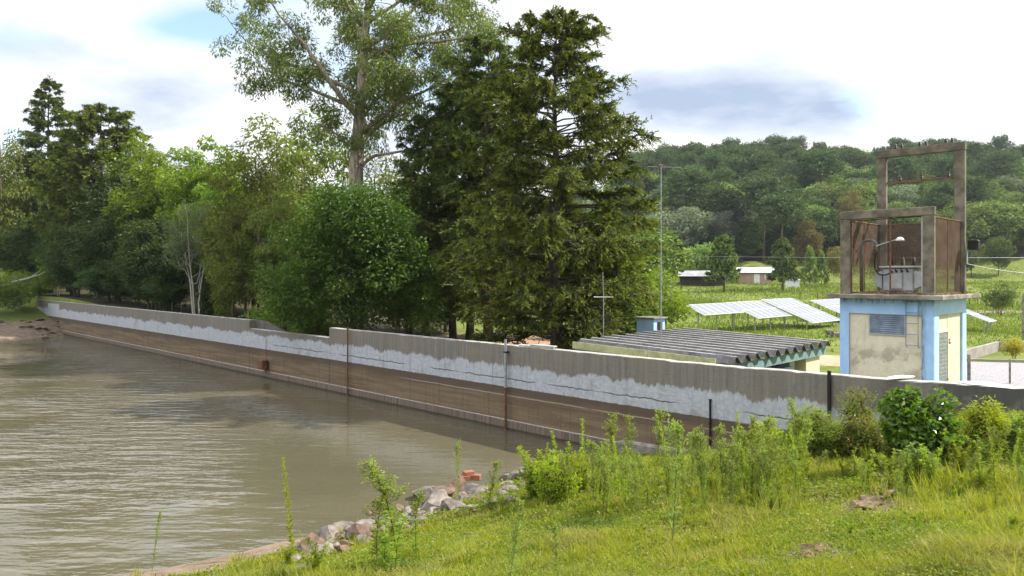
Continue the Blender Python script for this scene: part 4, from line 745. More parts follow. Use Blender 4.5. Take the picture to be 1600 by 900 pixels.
rf_ = rb.build('roof', M_roof, pump); eb_.build('rib_infill', M_lime, rf_); rg.build('ridge_edges', M_edge, rf_)
m = MB()
for xa, xb in ((-.25, 3.0), (3.05, PX - .25)):
    V = [];
    for x in (xa, xb):
        for y, dz in ((-.10, .12), (-.06, .12), (-.06, -.13), (-.10, -.13)): V.append((x, y, rz_(x, 0) + dz))
    m.add(V, [[0, 4, 5, 1], [1, 5, 6, 2], [2, 6, 7, 3], [3, 7, 4, 0], [0, 1, 2, 3], [7, 6, 5, 4]])
m.build('fascia', M_lime, pump)
m = MB()
V = []
for y in (-.05, PY):
    for x, dz in ((PX - .08, -.06), (PX + .06, -.06), (PX + .06, -.36), (PX - .08, -.36)): V.append((x, y, rz_(x, y) + dz))
m.add(V, [[0, 4, 5, 1], [1, 5, 6, 2], [2, 6, 7, 3], [3, 7, 4, 0], [0, 1, 2, 3], [7, 6, 5, 4]])
V = []
for x in (-.2, PX - .1):
    for y, dz in ((0, -.14), (.14, -.14), (.14, -.40), (0, -.40)): V.append((x, y, rz_(x, y) + dz))
m.add(V, [[0, 4, 5, 1], [1, 5, 6, 2], [2, 6, 7, 3], [3, 7, 4, 0], [0, 1, 2, 3], [7, 6, 5, 4]]); m.build('edge_beam', M_teal, pump)
m = MB(); m.box((.3, .45, -.5), (PX - .75, PY - .4, 1.82)); m.build('wall', M_cream2, pump)
m = MB(); m.bevel_box((PX - .75 + .002, 5.35, -.4), (PX - .40, 5.75, 1.95), .02); m.bevel_box((PX - .75 + .002, 5.9, -.4), (PX - .05, PY - .3, 1.95), .02); m.build('pilaster', M_cream2, pump)
m = MB(); m.box((PX - .75 + .004, 3.4, .75), (PX - .70, 5.2, 1.5)); m.box((PX - .70, 3.5, .80), (PX - .69, 5.1, 1.45), 1); m.build('window', [M_grey, M_dark], pump)
m = MB(); m.box((PX - .70, 3.2, 1.28), (PX - .25, 5.3, 1.36)); m.build('canopy', M_blue, pump)
tank = empty('roof_tower', at(1018, 500, 32.0).to_2d().to_3d() + Vector((0, 0, 1.0)), ROT, 'small pale blue tower with flat slab cap behind the ribbed roof', 'tower')
m = MB(); m.box((-.48, -.42, -.4), (.40, .42, 2.62)); m.build('wall', M_lblue, tank); m = MB(); m.bevel_box((-.58, -.52, 2.622), (.50, .52, 2.70), .015); m.build('roof', M_conc, tank); m = MB(); m.box((.402, -.16, 2.05), (.41, .22, 2.5)); m.build('opening', M_dark, tank)
mast = empty('antenna_mast', Vector((xr(1033) * 26.2, 26.2, 1.0)), 0, 'tall thin mast with a small antenna on top, rising in front of the ribbed roof', 'mast')
zt_ = CAMZ + (HY - 259) / F * 26.2 - 1.0; m = MB(); m.tube([(0, 0, -.2), (0, 0, zt_ * .6)], .021, 8); m.tube([(0, 0, zt_ * .6), (0, 0, zt_)], .015, 8); m.build('pole', M_steel, mast)
m = MB(); m.tube([(-.5, 0, zt_ - .03), (.72, 0, zt_ - .06)], .007, 5)
for k in range(7): x = -.48 + k * .19; m.tube([(x, -.18 + .01 * k, zt_ - .035), (x, .18 - .01 * k, zt_ - .035)], .004, 4)
m.build('antenna', M_steel, mast); m = MB(); m.bevel_box((-.07, -.035, zt_ - .01), (.06, .035, zt_ + .05), .01); m.build('receiver', plain('faded_red_plastic', (.40, .13, .10), .5), mast)
ap = empty('lamp_post', Vector((xr(943) * 28.6, 28.6, gz(xr(943) * 28.6, 28.6))), 0, 'thin grey post with a white T crossbar before the conifers', 'post'); z1 = CAMZ + (HY - 425) / F * 28.6 - ap.location.z; z2 = CAMZ + (HY - 464) / F * 28.6 - ap.location.z
m = MB(); m.tube([(0, 0, -.2), (0, 0, z2)], .022, 8); m.tube([(0, 0, z2), (-.03, 0, z1)], .014, 6); m.build('pole', M_steel, ap); m = MB(); m.bevel_box((-.38, -.02, z2 - .018), (.38, .02, z2 + .018), .006); m.build('crossbar', M_whitep, ap)

# ------------------------------------------------------------------ solar tables
t = NT('solar_glass'); v = t.coord('Object'); sp = t.new('ShaderNodeSeparateXYZ'); t.l.new(v, sp.inputs[0])
fx2 = t.math('ABSOLUTE', t.math('SUBTRACT', t.math('FRACT', t.math('MULTIPLY', sp.outputs[0], 6.2)), .5)); fy2 = t.math('ABSOLUTE', t.math('SUBTRACT', t.math('FRACT', t.math('MULTIPLY', sp.outputs[1], 6.2)), .5))
gl = t.math('MAXIMUM', t.step(fx2, .46, .48), t.step(fy2, .46, .48)); M_pv = t.principled(t.mix(gl, (.145, .155, .185), (.40, .41, .44)), .40, 0, None, .5); 
def solar(loc, Ln, Le, tilt, nn, ne, label):
    o = empty('solar_table', (loc.x, loc.y, 0), ROT, label, 'solar panel', 'solar panel tables in the field'); ct, sn = math.cos(tilt), math.sin(tilt); f = lambda a, b, h=0: (b * ct + h * sn, a, loc.z - b * sn + h * ct)
    for j in range(ne):
        m = MB(); b0, b1 = j * Le / ne + .012, (j + 1) * Le / ne - .012
        for i in range(nn):
            a0, a1 = i * Ln / nn + .012, (i + 1) * Ln / nn - .012; fr = .035
            m.add([f(a0, b0, .04), f(a1, b0, .04), f(a1, b1, .04), f(a0, b1, .04), f(a0, b0), f(a1, b0), f(a1, b1), f(a0, b1)], [[3, 2, 1, 0], [4, 5, 6, 7], [0, 1, 5, 4], [1, 2, 6, 5], [2, 3, 7, 6], [3, 0, 4, 7]], m=1)
            m.add([f(a0 + fr, b0 + fr, .044), f(a1 - fr, b0 + fr, .044), f(a1 - fr, b1 - fr, .044), f(a0 + fr, b1 - fr, .044)], [[3, 2, 1, 0]], m=0)
        m.build('panel_row', [M_pv, M_whitep], o)
    for a in (Ln * .06, Ln * .5, Ln * .94):
        for b in ((Le * .15, Le * .85) if Le > 2 else (Le * .6,)):
            x, y, z = f(a, b, -.06); wp = o.matrix_world @ Vector((x, y, 0)); wx = loc.x + E[0] * x + N[0] * y; wy = loc.y + E[1] * x + N[1] * y; m = MB(); m.tube([(x, y, gz(wx, wy) - .3), (x, y, z)], .05, 6); m.build('post', M_steel, o)
    m = MB()
    for b in (Le * .15, Le * .85): m.tube([f(0, b, -.04), f(Ln, b, -.04)], .03, 4)
    m.build('rail', M_steel, o); return o
TL2 = Vector((16.47, 57.0, 3.38)); N3 = Vector((N[0], N[1], 0))
solar(TL2 - N3 * 5.8 + Vector((0, 0, -.03)), 5.72, 1.75, .40, 6, 1, 'shortest white gleaming solar table, farthest left in the field')
solar(TL2, 5.6, 2.9, .40, 6, 2, 'middle white gleaming solar table of two panel rows'); solar(TL2 + N3 * 5.68 + Vector((0, 0, .09)), 5.7, 4.7, .38, 6, 3, 'longest white gleaming solar table of three panel rows, beside the substation')
solar(TL2 + N3 * 15.0 + Vector((0, 0, -.2)), 9.0, 4.6, .38, 9, 3, 'solar table farther back, partly hidden behind the substation')
solar(Vector((xr(1488) * 56, 56, 3.0)), 2.2, 2.6, .38, 2, 2, 'solar table tip poking out right of the substation')

# ------------------------------------------------------------------ houses and far field things
M_tin = plain('white_metal_roof', (.62, .64, .68), .45, .2, var=.12, scale=1.5); M_gtin = plain('grey_metal_roof', (.30, .30, .31), .6, .2, var=.25, scale=1.0); M_pink = plain('pink_brown_boards', (.42, .27, .22), .85, var=.15, scale=2); M_brick = plain('brick_red_wall', (.30, .12, .08), .9, var=.2)
hp = base_at(1181, 165); house = empty('house', hp, math.radians(-20), 'pink boarded house with white metal roof below the forest', 'house')
hz = 3.0; m = MB(); m.box((-3.6, -2.6, -.6), (3.4, 2.6, 2.35)); m.prism([(-2.6, 2.352), (2.6, 2.352), (0, 3.35)], -3.58, -3.5, 0); m.build('wall', M_pink, house)
m = MB(); m.prism([(-3.1, 2.22), (-3.1, 2.30), (0, 3.50), (3.1, 2.30), (3.1, 2.22), (0, 3.42)], -4.1, 3.9, 0); m.build('roof', M_tin, house)
m = MB(); m.box((-.3, -2.66, -.1), (.9, -2.602, 1.95)); dd = m.build('door', M_whitep, house); m = MB(); m.box((1.9, -2.66, .8), (2.7, -2.602, 1.75)); m.build('window', M_whitep, house); m = MB(); m.box((3.402, -2.5, -.5), (3.46, 2.5, 2.2)); m.build('side_wall', M_brick, house)
bp = base_at(1096, 150); barn = empty('barn', bp, math.radians(-14), 'long low open barn with weathered grey metal roof', 'barn')
m = MB(); m.prism([(-3.2, 1.95), (-3.2, 2.02), (.6, 3.15), (3.0, 2.4), (3.0, 2.33), (.6, 3.08)], -4.6, 4.6, 0); m.build('roof', M_gtin, barn); m = MB(); m.box((-4.2, 1.2, -.5), (4.2, 2.6, 2.3)); m.build('wall', plain('dark_boards', (.07, .05, .04), .9), barn)
for x in (-4.2, -2.1, 0, 2.1, 4.2): m = MB(); m.box((x - .08, -2.9, -.5), (x + .08, -2.74, 2.02)); m.build('post', B_dark, barn)
m = MB()
for z in (.3, .65, 1.0): m.box((-4.2, -2.72, z), (4.2, -2.68, z + .14))
m.build('rail', B_dark, barn)
sp_ = base_at(1238, 140); sh = empty('shed', sp_, -.3, 'little white shed half hidden by the right young araucaria', 'shed'); m = MB(); m.box((-1.2, -1, -.4), (1.2, 1, 1.5)); m.build('wall', M_whitep, sh); m = MB(); m.prism([(-1.2, 1.5), (-1.2, 1.56), (0, 2.0), (1.2, 1.56), (1.2, 1.5), (0, 1.94)], -1.4, 1.4, 0); m.build('roof', M_tin, sh)
# low walled plot, gravel yard
M_plot = plain('grey_rendered_wall', (.30, .275, .255), .9, var=.2, scale=2)
def groundline(px, py): return hit(px, py, 20)
c0, c1, c2 = groundline(1506, 563), groundline(1559, 549), groundline(1660, 552)
m = MB()
for a, b in ((c0, c1), (c1, c2)):
    d = (b - a); d.z = 0; L = d.length; mt = Matrix.Translation(Vector((a.x, a.y, 0))) @ Matrix.Rotation(math.atan2(d.y, d.x), 4, 'Z'); k0 = 0.0 if a is c0 else .09; zb0 = min(a.z, b.z)
    m.box((k0, -.07, zb0 - .5), (L, .07, zb0 + .55), mat=mt)
tag(m.build('plot_wall', M_plot), 'low grey rendered wall enclosing a small grass plot right of the substation', 'wall')
t = NT('pale_gravel'); g = t.geo(); n1 = t.noise(g, 12, 5, .7); n2 = t.noise(g, 1.2, 4, .6); M_gravel = t.principled(t.mix(t.step(n1, .35, .65), (.19, .18, .195), (.34, .325, .335)), .95, 0, t.bump(n1, .8, .04), .1)
m = MB(); q4 = []; gx0, gx1 = np.linspace(1500, 1680, 16), None; rows_ = []
for px in gx0:
    a = groundline(px, 566 + (px - 1506) * .02)
    for f_ in np.linspace(0, 1, 8):
        d = a.y * (1 - f_) + (27.94 / (xr(px) + .98) if False else 19.5) * f_; x = xr(px) * d; sN_ = (x - P0[0]) * N[0] + (d - P0[1]) * N[1]
        rows_.append((x, d, gz(x, d) + .02 if sN_ > .3 else 1.0))
i = np.arange(16 * 8).reshape(16, 8); m.add(rows_, np.stack([i[:-1, :-1], i[:-1, 1:], i[1:, 1:], i[1:, :-1]], -1).reshape(-1, 4)); tag(m.build('gravel_yard', M_gravel), kind='structure')
a, b = groundline(1504, 563.5), groundline(1680, 568); d = b - a; m = MB(); mt = Matrix.Translation(Vector((a.x, a.y, 0))) @ Matrix.Rotation(math.atan2(d.y, d.x), 4, 'Z'); m.box((0, -.08, a.z - .3), (Vector((d.x, d.y, 0)).length, .08, a.z + .10), mat=mt); tag(m.build('kerb', M_plot), kind='structure')
GP = 'fence posts in the field'
pm = MB(); pm.tube([(0, 0, -.3), (.02, 0, 1.15)], [.06, .05], 6); post0 = tag(pm.build('fence_post', B_dark), 'thin weathered fence post in the meadow beyond the solar tables', 'post', GP); first = True
for px, d in [(1075, 118), (1091, 118), (1148, 120), (1250, 112), (1278, 108), (1302, 104), (1515, 96), (1528, 95), (1541, 94), (1553, 93), (1568, 92), (1582, 92), (1597, 91), (1330, 100)]:
    o = post0 if first else post0.copy()
    if not first: COL.objects.link(o)
    first = False; o.location = base_at(px, d); o.rotation_euler = (0, .05 * math.sin(px), px)
for px, d, lb in ((237, 59, 'leftmost'), (255, 57, 'second'), (268, 56, 'third'), (283, 54.5, 'fourth')): 
    o = post0.copy(); COL.objects.link(o); o.location = base_at(px, d); o.scale = (1.2, 1.2, max(1.0, (3.12 - o.location.z) / 1.1)); o.name = 'fence_post'; tag(o, 'pale wooden fence post under the trees just behind the dam wall', 'post', 'posts behind the wall'); o.data = post0.data
m = MB(); m.tube([(0, 0, -.4), (0, 0, 1.0)], .06, 7); o = m.build('bollard_post', M_conc, None, groundline(1514, 596)); tag(o, 'short grey concrete post at the corner of the gravel yard', 'post'); o2 = o.copy(); COL.objects.link(o2); o2.location = groundline(1578, 600); o2.scale = (.6, .6, .9); o2['label'] = 'thin short post at the near edge of the gravel'
up_ = base_at(1599, 48); m = MB(); m.tube([(0, 0, -.3), (0, 0, 3.0)], [.10, .08], 8); tag(m.build('concrete_post', M_conc, None, up_), 'concrete post at the right edge beyond the walled plot', 'post')
m = MB(); gxs = np.linspace(40, 110, 30); gys = np.linspace(80.5, 87.5, 4); rw_ = [(x, y + 2 * math.sin(x * .05), gz(x, y + 2 * math.sin(x * .05)) + .05) for x in gxs for y in gys]; i = np.arange(120).reshape(30, 4)
m.add(rw_, np.stack([i[:-1, :-1], i[1:, :-1], i[1:, 1:], i[:-1, 1:]], -1).reshape(-1, 4)); tag(m.build('dirt_road', plain('grey_brown_track', (.20, .175, .15), .95, var=.25, scale=.6)), kind='structure')
# block pile by the dirt patch
bm0 = None; rp = np.random.default_rng(4)
for k in range(9):
    m = MB(); L_ = rp.uniform(.35, .7); m.bevel_box((-L_ / 2, -.16, 0), (L_ / 2, .16, .17), .02); gp = hit(1296 + 5 * (k % 4) + rp.uniform(-3, 3), 527, 30); o = m.build('concrete_block', M_conc, None, (gp.x, gp.y, gp.z + .17 * (k // 4)), rp.uniform(-.5, .5)); tag(o, 'grey concrete block in the pile left of the substation', 'block', 'blocks piled beside the dirt patch')
# power lines with their poles out of view
def wire(name, a, b, sag, rad, label):
    m = MB(); m.tube(bez(a, b, 24, 0, (0, 0, -sag)), rad, 4); tag(m.build(name, M_steel), label, 'wire')
for k, (dx, lb) in enumerate(((940, 'utility pole hidden among the trees'), (1760, 'utility pole beyond the right edge'))):
    o = empty('utility_pole', base_at(dx, 112), 0, lb, 'pole'); m = MB(); m.tube([(0, 0, -.4), (0, 0, 8.4)], [.16, .11], 8); m.build('pole', M_conc, o); m = MB(); m.box((-.9, -.16, 7.9), (.9, -.112, 8.02)); m.build('crossarm', B_dark, o)
pa, pb = at(940, 398, 112), at(1760, 401, 112); wire('power_line', pa, pb, 0.6, .012, 'thin pale power line crossing in front of the hill forest')
wire('service_cable', Vector(S2(SX, SY - .1, zs + .9)), at(1700, 420, 36), .55, .010, 'sagging cable running right from the transformer cage')
wire('service_cable', Vector(S2(1.2, 1.38, zs + 1.16)), at(1285, 380, 20.2), -.02, .010, 'thin conductor rising left from the transformer bushings') if False else None

# ------------------------------------------------------------------ things on the dam
def on_face(u, z, s=-.20): return uv(u, s, z)
m = MB(); m.tube([(0, 0, -.9), (0, 0, 2.98)], .035, 8); m.tube([(0, 0, 2.98), (0, 0, 3.12)], .05, 8); o = m.build('gauge_pipe', M_rust, None, uv(-10.4, -.30, 0)); tag(o, 'rusty vertical pipe on the wall face below the notch edge', 'pipe')
g2 = empty('gauge_pipe', uv(0, -.32, 0), ROT, 'taller vertical gauge pipe, pale on top and rusty below, on the middle of the wall', 'pipe'); m = MB(); m.tube([(0, 0, -.9), (0, 0, 1.5)], .045, 10); m.build('lower_pipe', M_rust, g2); m = MB(); m.tube([(0, 0, 1.501), (0, 0, 3.22)], .048, 10); m.build('upper_pipe', M_steel, g2); m = MB(); m.box((-.07, -.06, 2.74), (.07, .13, 2.79)); m.build('clamp', M_black, g2)
m = MB(); m.box((-.022, -.022, .3), (.022, .022, 2.02)); m.box((-.04, -.03, 2.021), (.04, .03, 2.05)); tag(m.build('iron_bar', M_black, None, uv(8.1, -.225, 0), ROT), 'black iron bar standing against the lower wall face', 'bar')
m = MB(); m.bevel_box((-.038, -.038, .6), (.038, .038, 3.15), .008); tag(m.build('iron_post', M_black, None, uv(11.4, -.245, 0), ROT), 'black iron post rising above the wall near the substation', 'post')
g3 = empty('valve_box', uv(-18.6, -.40, .55), ROT, 'rusty valve box hanging low on the wall face at left', 'box'); m = MB(); m.bevel_box((-.30, -.16, -.05), (.22, .20, .42), .03); m.build('housing', M_rust, g3); m = MB(); m.tube([(.22, 0, .30), (.34, 0, .42), (.30, 0, .1), (.26, 0, -.15)], .04, 7); m.tube([(0, .17, .42), (0, .17, 1.6)], .012, 5); m.build('pipework', M_rust, g3)
m = MB(); m.bevel_box((-.75, -.10, 0), (.75, .10, .05), .012); m.bevel_box((-.2, -.12, .052), (.9, .02, .10), .012); tag(m.build('plank', M_edge, None, uv(1.2, .02, 3.004), ROT + .05), 'pale plank lying on top of the wall right of the gauge pipe', 'plank')
for u, s_, lb in ((12.95, .8, 'white cement lump on the wall top by the bush'), (14.7, 1.2, 'largest white cement smear on the wall top at right')):
    m = MB(); m.lathe([(.02, .045), (.10, .04), (.22, .025), (.30, .0)], (0, 0, 0), 9); o = m.build('cement_lump', M_whitep, None, uv(u, .05, 3.12), u); o.scale = (s_ * 1.8, s_ * .6, s_); tag(o, lb, 'cement lump')
m = MB(); m.bevel_box((-2.4, -.16, -.4), (1.5, .16, .02), .02); h = uv(8.3, -1.15); tag(m.build('concrete_strip', M_conc, None, (h.x, h.y, gz(h.x, h.y) + .05), ROT + .12), 'pale concrete strip at the foot of the wall among weeds', 'kerb')

# ------------------------------------------------------------------ rocks and bricks on the shore
import bmesh
def rock_mesh(seed):
    r = np.random.default_rng(seed); bm = bmesh.new(); bmesh.ops.create_icosphere(bm, subdivisions=2, radius=.5); pl = rdir(9, r); ofs = r.uniform(.24, .46, 9)
    for v_ in bm.verts:
        c = np.array(v_.co)
        for n_, o_ in zip(pl, ofs):
            d = c @ n_ - o_ * .82
            if d > 0: c = c - n_ * d
        v_.co = Vector(c * np.array([1.15, .9, .75]) + r.normal(0, .012, 3))
    bmesh.ops.recalc_face_normals(bm, faces=bm.faces); me = bpy.data.meshes.new('rock'); bm.to_mesh(me); bm.free(); return me
M_rock = []
for nm, c, c2 in (('grey_rock', (.15, .128, .11), (.075, .062, .05)), ('reddish_rock', (.165, .108, .082), (.09, .06, .044)), ('pale_rock', (.205, .178, .155), (.10, .082, .066))): M_rock.append(plain(nm, c, .9, var=.3, scale=3.5, bump=.6, c2=c2))
rms = [rock_mesh(200 + k) for k in range(9)]
for k, me in enumerate(rms): me.materials.append(M_rock[k % 3])
rr = np.random.default_rng(42); GK = 'rubble rocks along the shore'
big = [(665, 782, .62, 0, 'dark'), (690, 778, .55, 1, ''), (722, 772, .72, 1, ''), (750, 772, .5, 2, ''), (800, 752, .55, 0, ''), (818, 750, .5, 2, ''), (680, 800, .75, 2, ''), (712, 800, .45, 0, ''), (540, 832, .55, 0, ''), (520, 842, .6, 2, ''), (560, 838, .5, 1, ''), (492, 858, .55, 1, ''), (505, 866, .45, 2, ''), (478, 862, .35, 0, ''), (590, 822, .45, 0, ''), (575, 830, .5, 2, ''), (640, 810, .5, 2, ''), (655, 800, .45, 1, '')]
lbs = ['dark rounded rock at the water edge left of the bricks', 'reddish rock leaning on the dark rounded rock', 'large reddish rock carrying the two bricks']
for k, (px, py, sz, mi, _) in enumerate(big):
    p_ = hit(px, py, 6); o = bpy.data.objects.new('rock', rms[(k * 3 + mi) % 9]); COL.objects.link(o); o.location = (p_.x, p_.y, max(p_.z, -.02) + sz * .15); o.scale = (sz * 1.45, sz * 1.3, sz * 1.3); o.rotation_euler = (rr.uniform(-.3, .3), rr.uniform(-.3, .3), rr.uniform(0, 6.28))
    tag(o, lbs[k] if k < 3 else 'broken angular rock in the rubble along the muddy shore', 'rock', None if k < 3 else GK)
for k in range(120):
    f = rr.random(); px = 465 + f * 380 + rr.normal(0, 12); py = np.interp(px, [440, 480, 540, 600, 660, 720, 780, 830, 900], [880, 862, 838, 820, 800, 785, 765, 750, 735]) + rr.normal(5, 11); p_ = hit(px, py, 6); sz = rr.uniform(.16, .50)
    o = bpy.data.objects.new('rock', rms[rr.integers(9)]); COL.objects.link(o); o.location = (p_.x, p_.y, max(p_.z, -.03) + sz * .05); o.scale = (sz * 1.15, sz, sz * .9); o.rotation_euler = tuple(rr.uniform(-.4, .4, 2)) + (rr.uniform(0, 6.28),); tag(o, 'small broken stone among the shore rubble below the grass', 'rock', 'small stones along the shore')
M_bk = plain('orange_brick', (.25, .105, .062), .85, var=.2, scale=6, bump=.4)
p_ = hit(733, 768, 6)
for k, (dx, dy, dz, rz, lb) in enumerate(((-.12, -.05, .26, .3, 'lower left orange brick on the shore rocks'), (.16, 0, .27, -.2, 'lower right orange brick on the shore rocks'), (-.02, .02, .402, .5, 'top orange brick of the small stack on the shore rocks'))):
    m = MB(); m.bevel_box((-.14, -.09, 0), (.14, .09, .14 if k < 2 else .09), .014); tag(m.build('brick', M_bk, None, (p_.x + dx, p_.y + dy, max(p_.z, 0) + dz), rz), lb, 'brick')
for k in range(16):   # mud clods, left bank
    f = rr.random(); p_ = hit(rr.uniform(0, 98), rr.uniform(500, 528), 50); sz = rr.uniform(.3, .8); o = bpy.data.objects.new('clod', rms[(k * 3 + 1) % 9]); COL.objects.link(o); o.location = (p_.x, p_.y, p_.z + .05); o.scale = (sz * 1.5, sz, sz * .6); o.rotation_euler = (0, 0, rr.uniform(0, 6)); tag(o, 'reddish clod of earth on the bare mud bank at far left', 'clod', 'clods on the mud bank')
M_clod = plain('brown_earth', (.19, .125, .085), .95, var=.35, scale=5, bump=.7)
for k, (px, py, sz) in enumerate(((1352, 796, .30), (1362, 788, .34), (1374, 780, .34), (1384, 772, .28), (1395, 768, .24), (1342, 806, .2), (1282, 860, .22), (1274, 868, .26), (1262, 872, .2), (1290, 855, .16), (1168, 888, .16), (1180, 884, .14), (660, 835, .12), (730, 834, .11))):
    p_ = hit(px, py, 4); me = rms[k % 9].copy(); me.materials.clear(); me.materials.append(M_clod); o = bpy.data.objects.new('earth_clod', me); COL.objects.link(o); o.location = (p_.x, p_.y, p_.z + sz * .1); o.scale = (sz * 1.3, sz, sz * .8); o.rotation_euler = (.2, .1, k * 1.7); tag(o, 'brown clod of dug earth in the grassy bank', 'clod', 'clods of dug earth in the grass')

# ------------------------------------------------------------------ grass
L_grass = leaf_mat('grass_blades', (.16, .19, .012), (.34, .335, .036), .45, .015, .4, c3=(.34, .29, .13), tint=(1.2, 1.25, .6), patch=[((.30, .26, .10), .9, .50, .66), ((.075, .125, .018), .55, .52, .66), ((.20, .15, .07), 2.6, .60, .72)])
def sample_bank(n, r, y0, y1, pw, dens=None):
    d = (y0 ** (1 - pw) + r.random(n) * (y1 ** (1 - pw) - y0 ** (1 - pw))) ** (1 / (1 - pw)); x = r.uniform(-.76, .80, n) * (d + 1.0)
    u = (x - P0[0]) * E[0] + (d - P0[1]) * E[1]; s_ = (x - P0[0]) * N[0] + (d - P0[1]) * N[1]; k = s_ < -.3; x, d = x[k], d[k]; z = G_up(x, d); return x, d, z
r = np.random.default_rng(9)
x, d, z = sample_bank(1000000, r, 4.2, 25, .75)
pn = wob(x, d, 1.3) + .5 * wob(x + 7, d, 4.0); k = (z > .14 + .14 * r.random(len(z)) + .08 * wob(x, d, 3) + .22 * sm(-3.6, -5.5, x) if False else z > .14 + .14 * r.random(len(z)) + .08 * wob(x, d, 3) + .48 * (1 - sm(-5.2, -3.7, x))) & (r.random(len(z)) < np.clip(.62 + .45 * pn, .12, 1))
for px, py, rad in ((1365, 786, .45), (1350, 800, .35), (1278, 866, .42), (1170, 886, .3), (1395, 770, .3)): h = hit(px, py); k &= ((x - h.x) ** 2 + (d - h.y) ** 2 > (rad * r.uniform(.5, 1.1, len(x))) ** 2)
x, d, z, pn = x[k], d[k], z[k], pn[k]; n = len(x); ht = (.035 + .055 * r.random(n) ** 1.5 + .13 * np.clip(pn, 0, 1) ** 1.6) * r.uniform(.5, 1.4, n); wd = np.clip(.0012 * d, .006, .022) * r.uniform(.6, 1.4, n)
a = r.uniform(0, 6.28, n); ln = r.uniform(.2, 1.1, n) * ht; B = np.stack([x, d, z - .02], 1); T = B + np.stack([np.cos(a) * ln, np.sin(a) * ln, ht], 1); b = r.uniform(0, 6.28, n); Wv = np.stack([np.cos(b), np.sin(b), 0 * b], 1) * wd[:, None] / 2
Md = (B + T) / 2 + np.stack([np.cos(a) * -ln * .12, np.sin(a) * -ln * .12, ht * .12], 1); V = np.stack([B - Wv, B + Wv, Md + Wv * .8, Md - Wv * .8, T], 1).reshape(-1, 3); i = np.arange(n)[:, None] * 5
mb = MB(); mb.add(V, i + np.array([[0, 1, 2, 3]]), i + np.array([[3, 2, 4]]))
tx, ty, tz = sample_bank(2600, r, 5, 24, .9); kt = (tz > .35) & (wob(tx, ty, .9) + r.normal(0, .4, len(tx)) > .25); tx, ty, tz = tx[kt], ty[kt], tz[kt]
for q_ in range(len(tx)):
    nb_ = r.integers(14, 34); hh = r.uniform(.10, .30) * (1.5 if r.random() < .12 else 1); a = r.uniform(0, 6.28, nb_); C = np.stack([tx[q_] + r.normal(0, .05, nb_), ty[q_] + r.normal(0, .05, nb_), np.full(nb_, tz[q_] - .02)], 1)
    mb.leaves(C, np.stack([np.cos(a) * .5, np.sin(a) * .5, r.uniform(.5, 1.3, nb_)], 1), np.stack([-np.cos(a), -np.sin(a), .6 + 0 * a], 1), hh * r.uniform(.6, 1.3, nb_), max(.009, .0011 * ty[q_]))
tag(mb.build('grass', L_grass), 'short yellow green grass covering the bank in the foreground', 'grass', kind='stuff')
x, d, z = sample_bank(260000, r, 4.2, 25, .8); pn = wob(x + 3, d + 9, 1.1); k = (z > .18 + .45 * (1 - sm(-5.2, -3.7, x))) & (pn > r.normal(.0, .35, len(z))); x, d, z = x[k], d[k], z[k]; n = len(x)
mb = MB(); C = np.stack([x, d, z + r.uniform(.01, .10, n)], 1); mb.leaves(C, np.c_[r.normal(size=(n, 2)), r.uniform(-.3, .6, n)], rdir(n, r, 1.0), np.clip(.0045 * d, .03, .07) * r.uniform(.6, 1.4, n), np.clip(.0032 * d, .02, .05) * r.uniform(.6, 1.4, n))
tag(mb.build('ground_cover', leaf_mat('creeping_leaves', (.10, .16, .016), (.22, .27, .035), .45, .02, .4, c3=(.26, .20, .09), patch=[((.28, .25, .09), 1.1, .5, .66), ((.06, .11, .02), .8, .52, .66)])), 'low creeping leafy ground cover between the grass', 'ground cover', kind='stuff')
n = 130000; d = 34 + 150 * r.random(n) ** 1.5; x = (.20 + r.random(n) * .56) * d; z = G_down(x, d); k = (r.random(n) < np.clip(.55 + .6 * wob(x, d, .22), .05, 1)) & ~((x > 13.2) & (x < 18.5) & (d < 41)) & ~((d < 44) & (x > 18)); x, d, z = x[k], d[k], z[k]; n = len(x)
tall = sm(60, 80, d) * (wob(x, d, .13) > .1); ht = (.10 + .20 * r.random(n) ** 2 + .55 * tall * r.random(n)); C = np.stack([x, d, z - .02], 1); mb = MB(); mb.leaves(C, np.c_[r.normal(0, .35, (n, 2)), np.ones(n)], np.c_[r.normal(size=(n, 2)), np.zeros(n)], ht, np.clip(.0016 * d, .04, .3) * r.uniform(.6, 1.3, n), fold=.1)
tag(mb.build('meadow_grass', leaf_mat('meadow_blades', (.085, .135, .020), (.17, .22, .035), .42, .03, .4, c3=(.28, .25, .12))), 'bright meadow grass in the field beyond the dam', 'grass', kind='stuff')

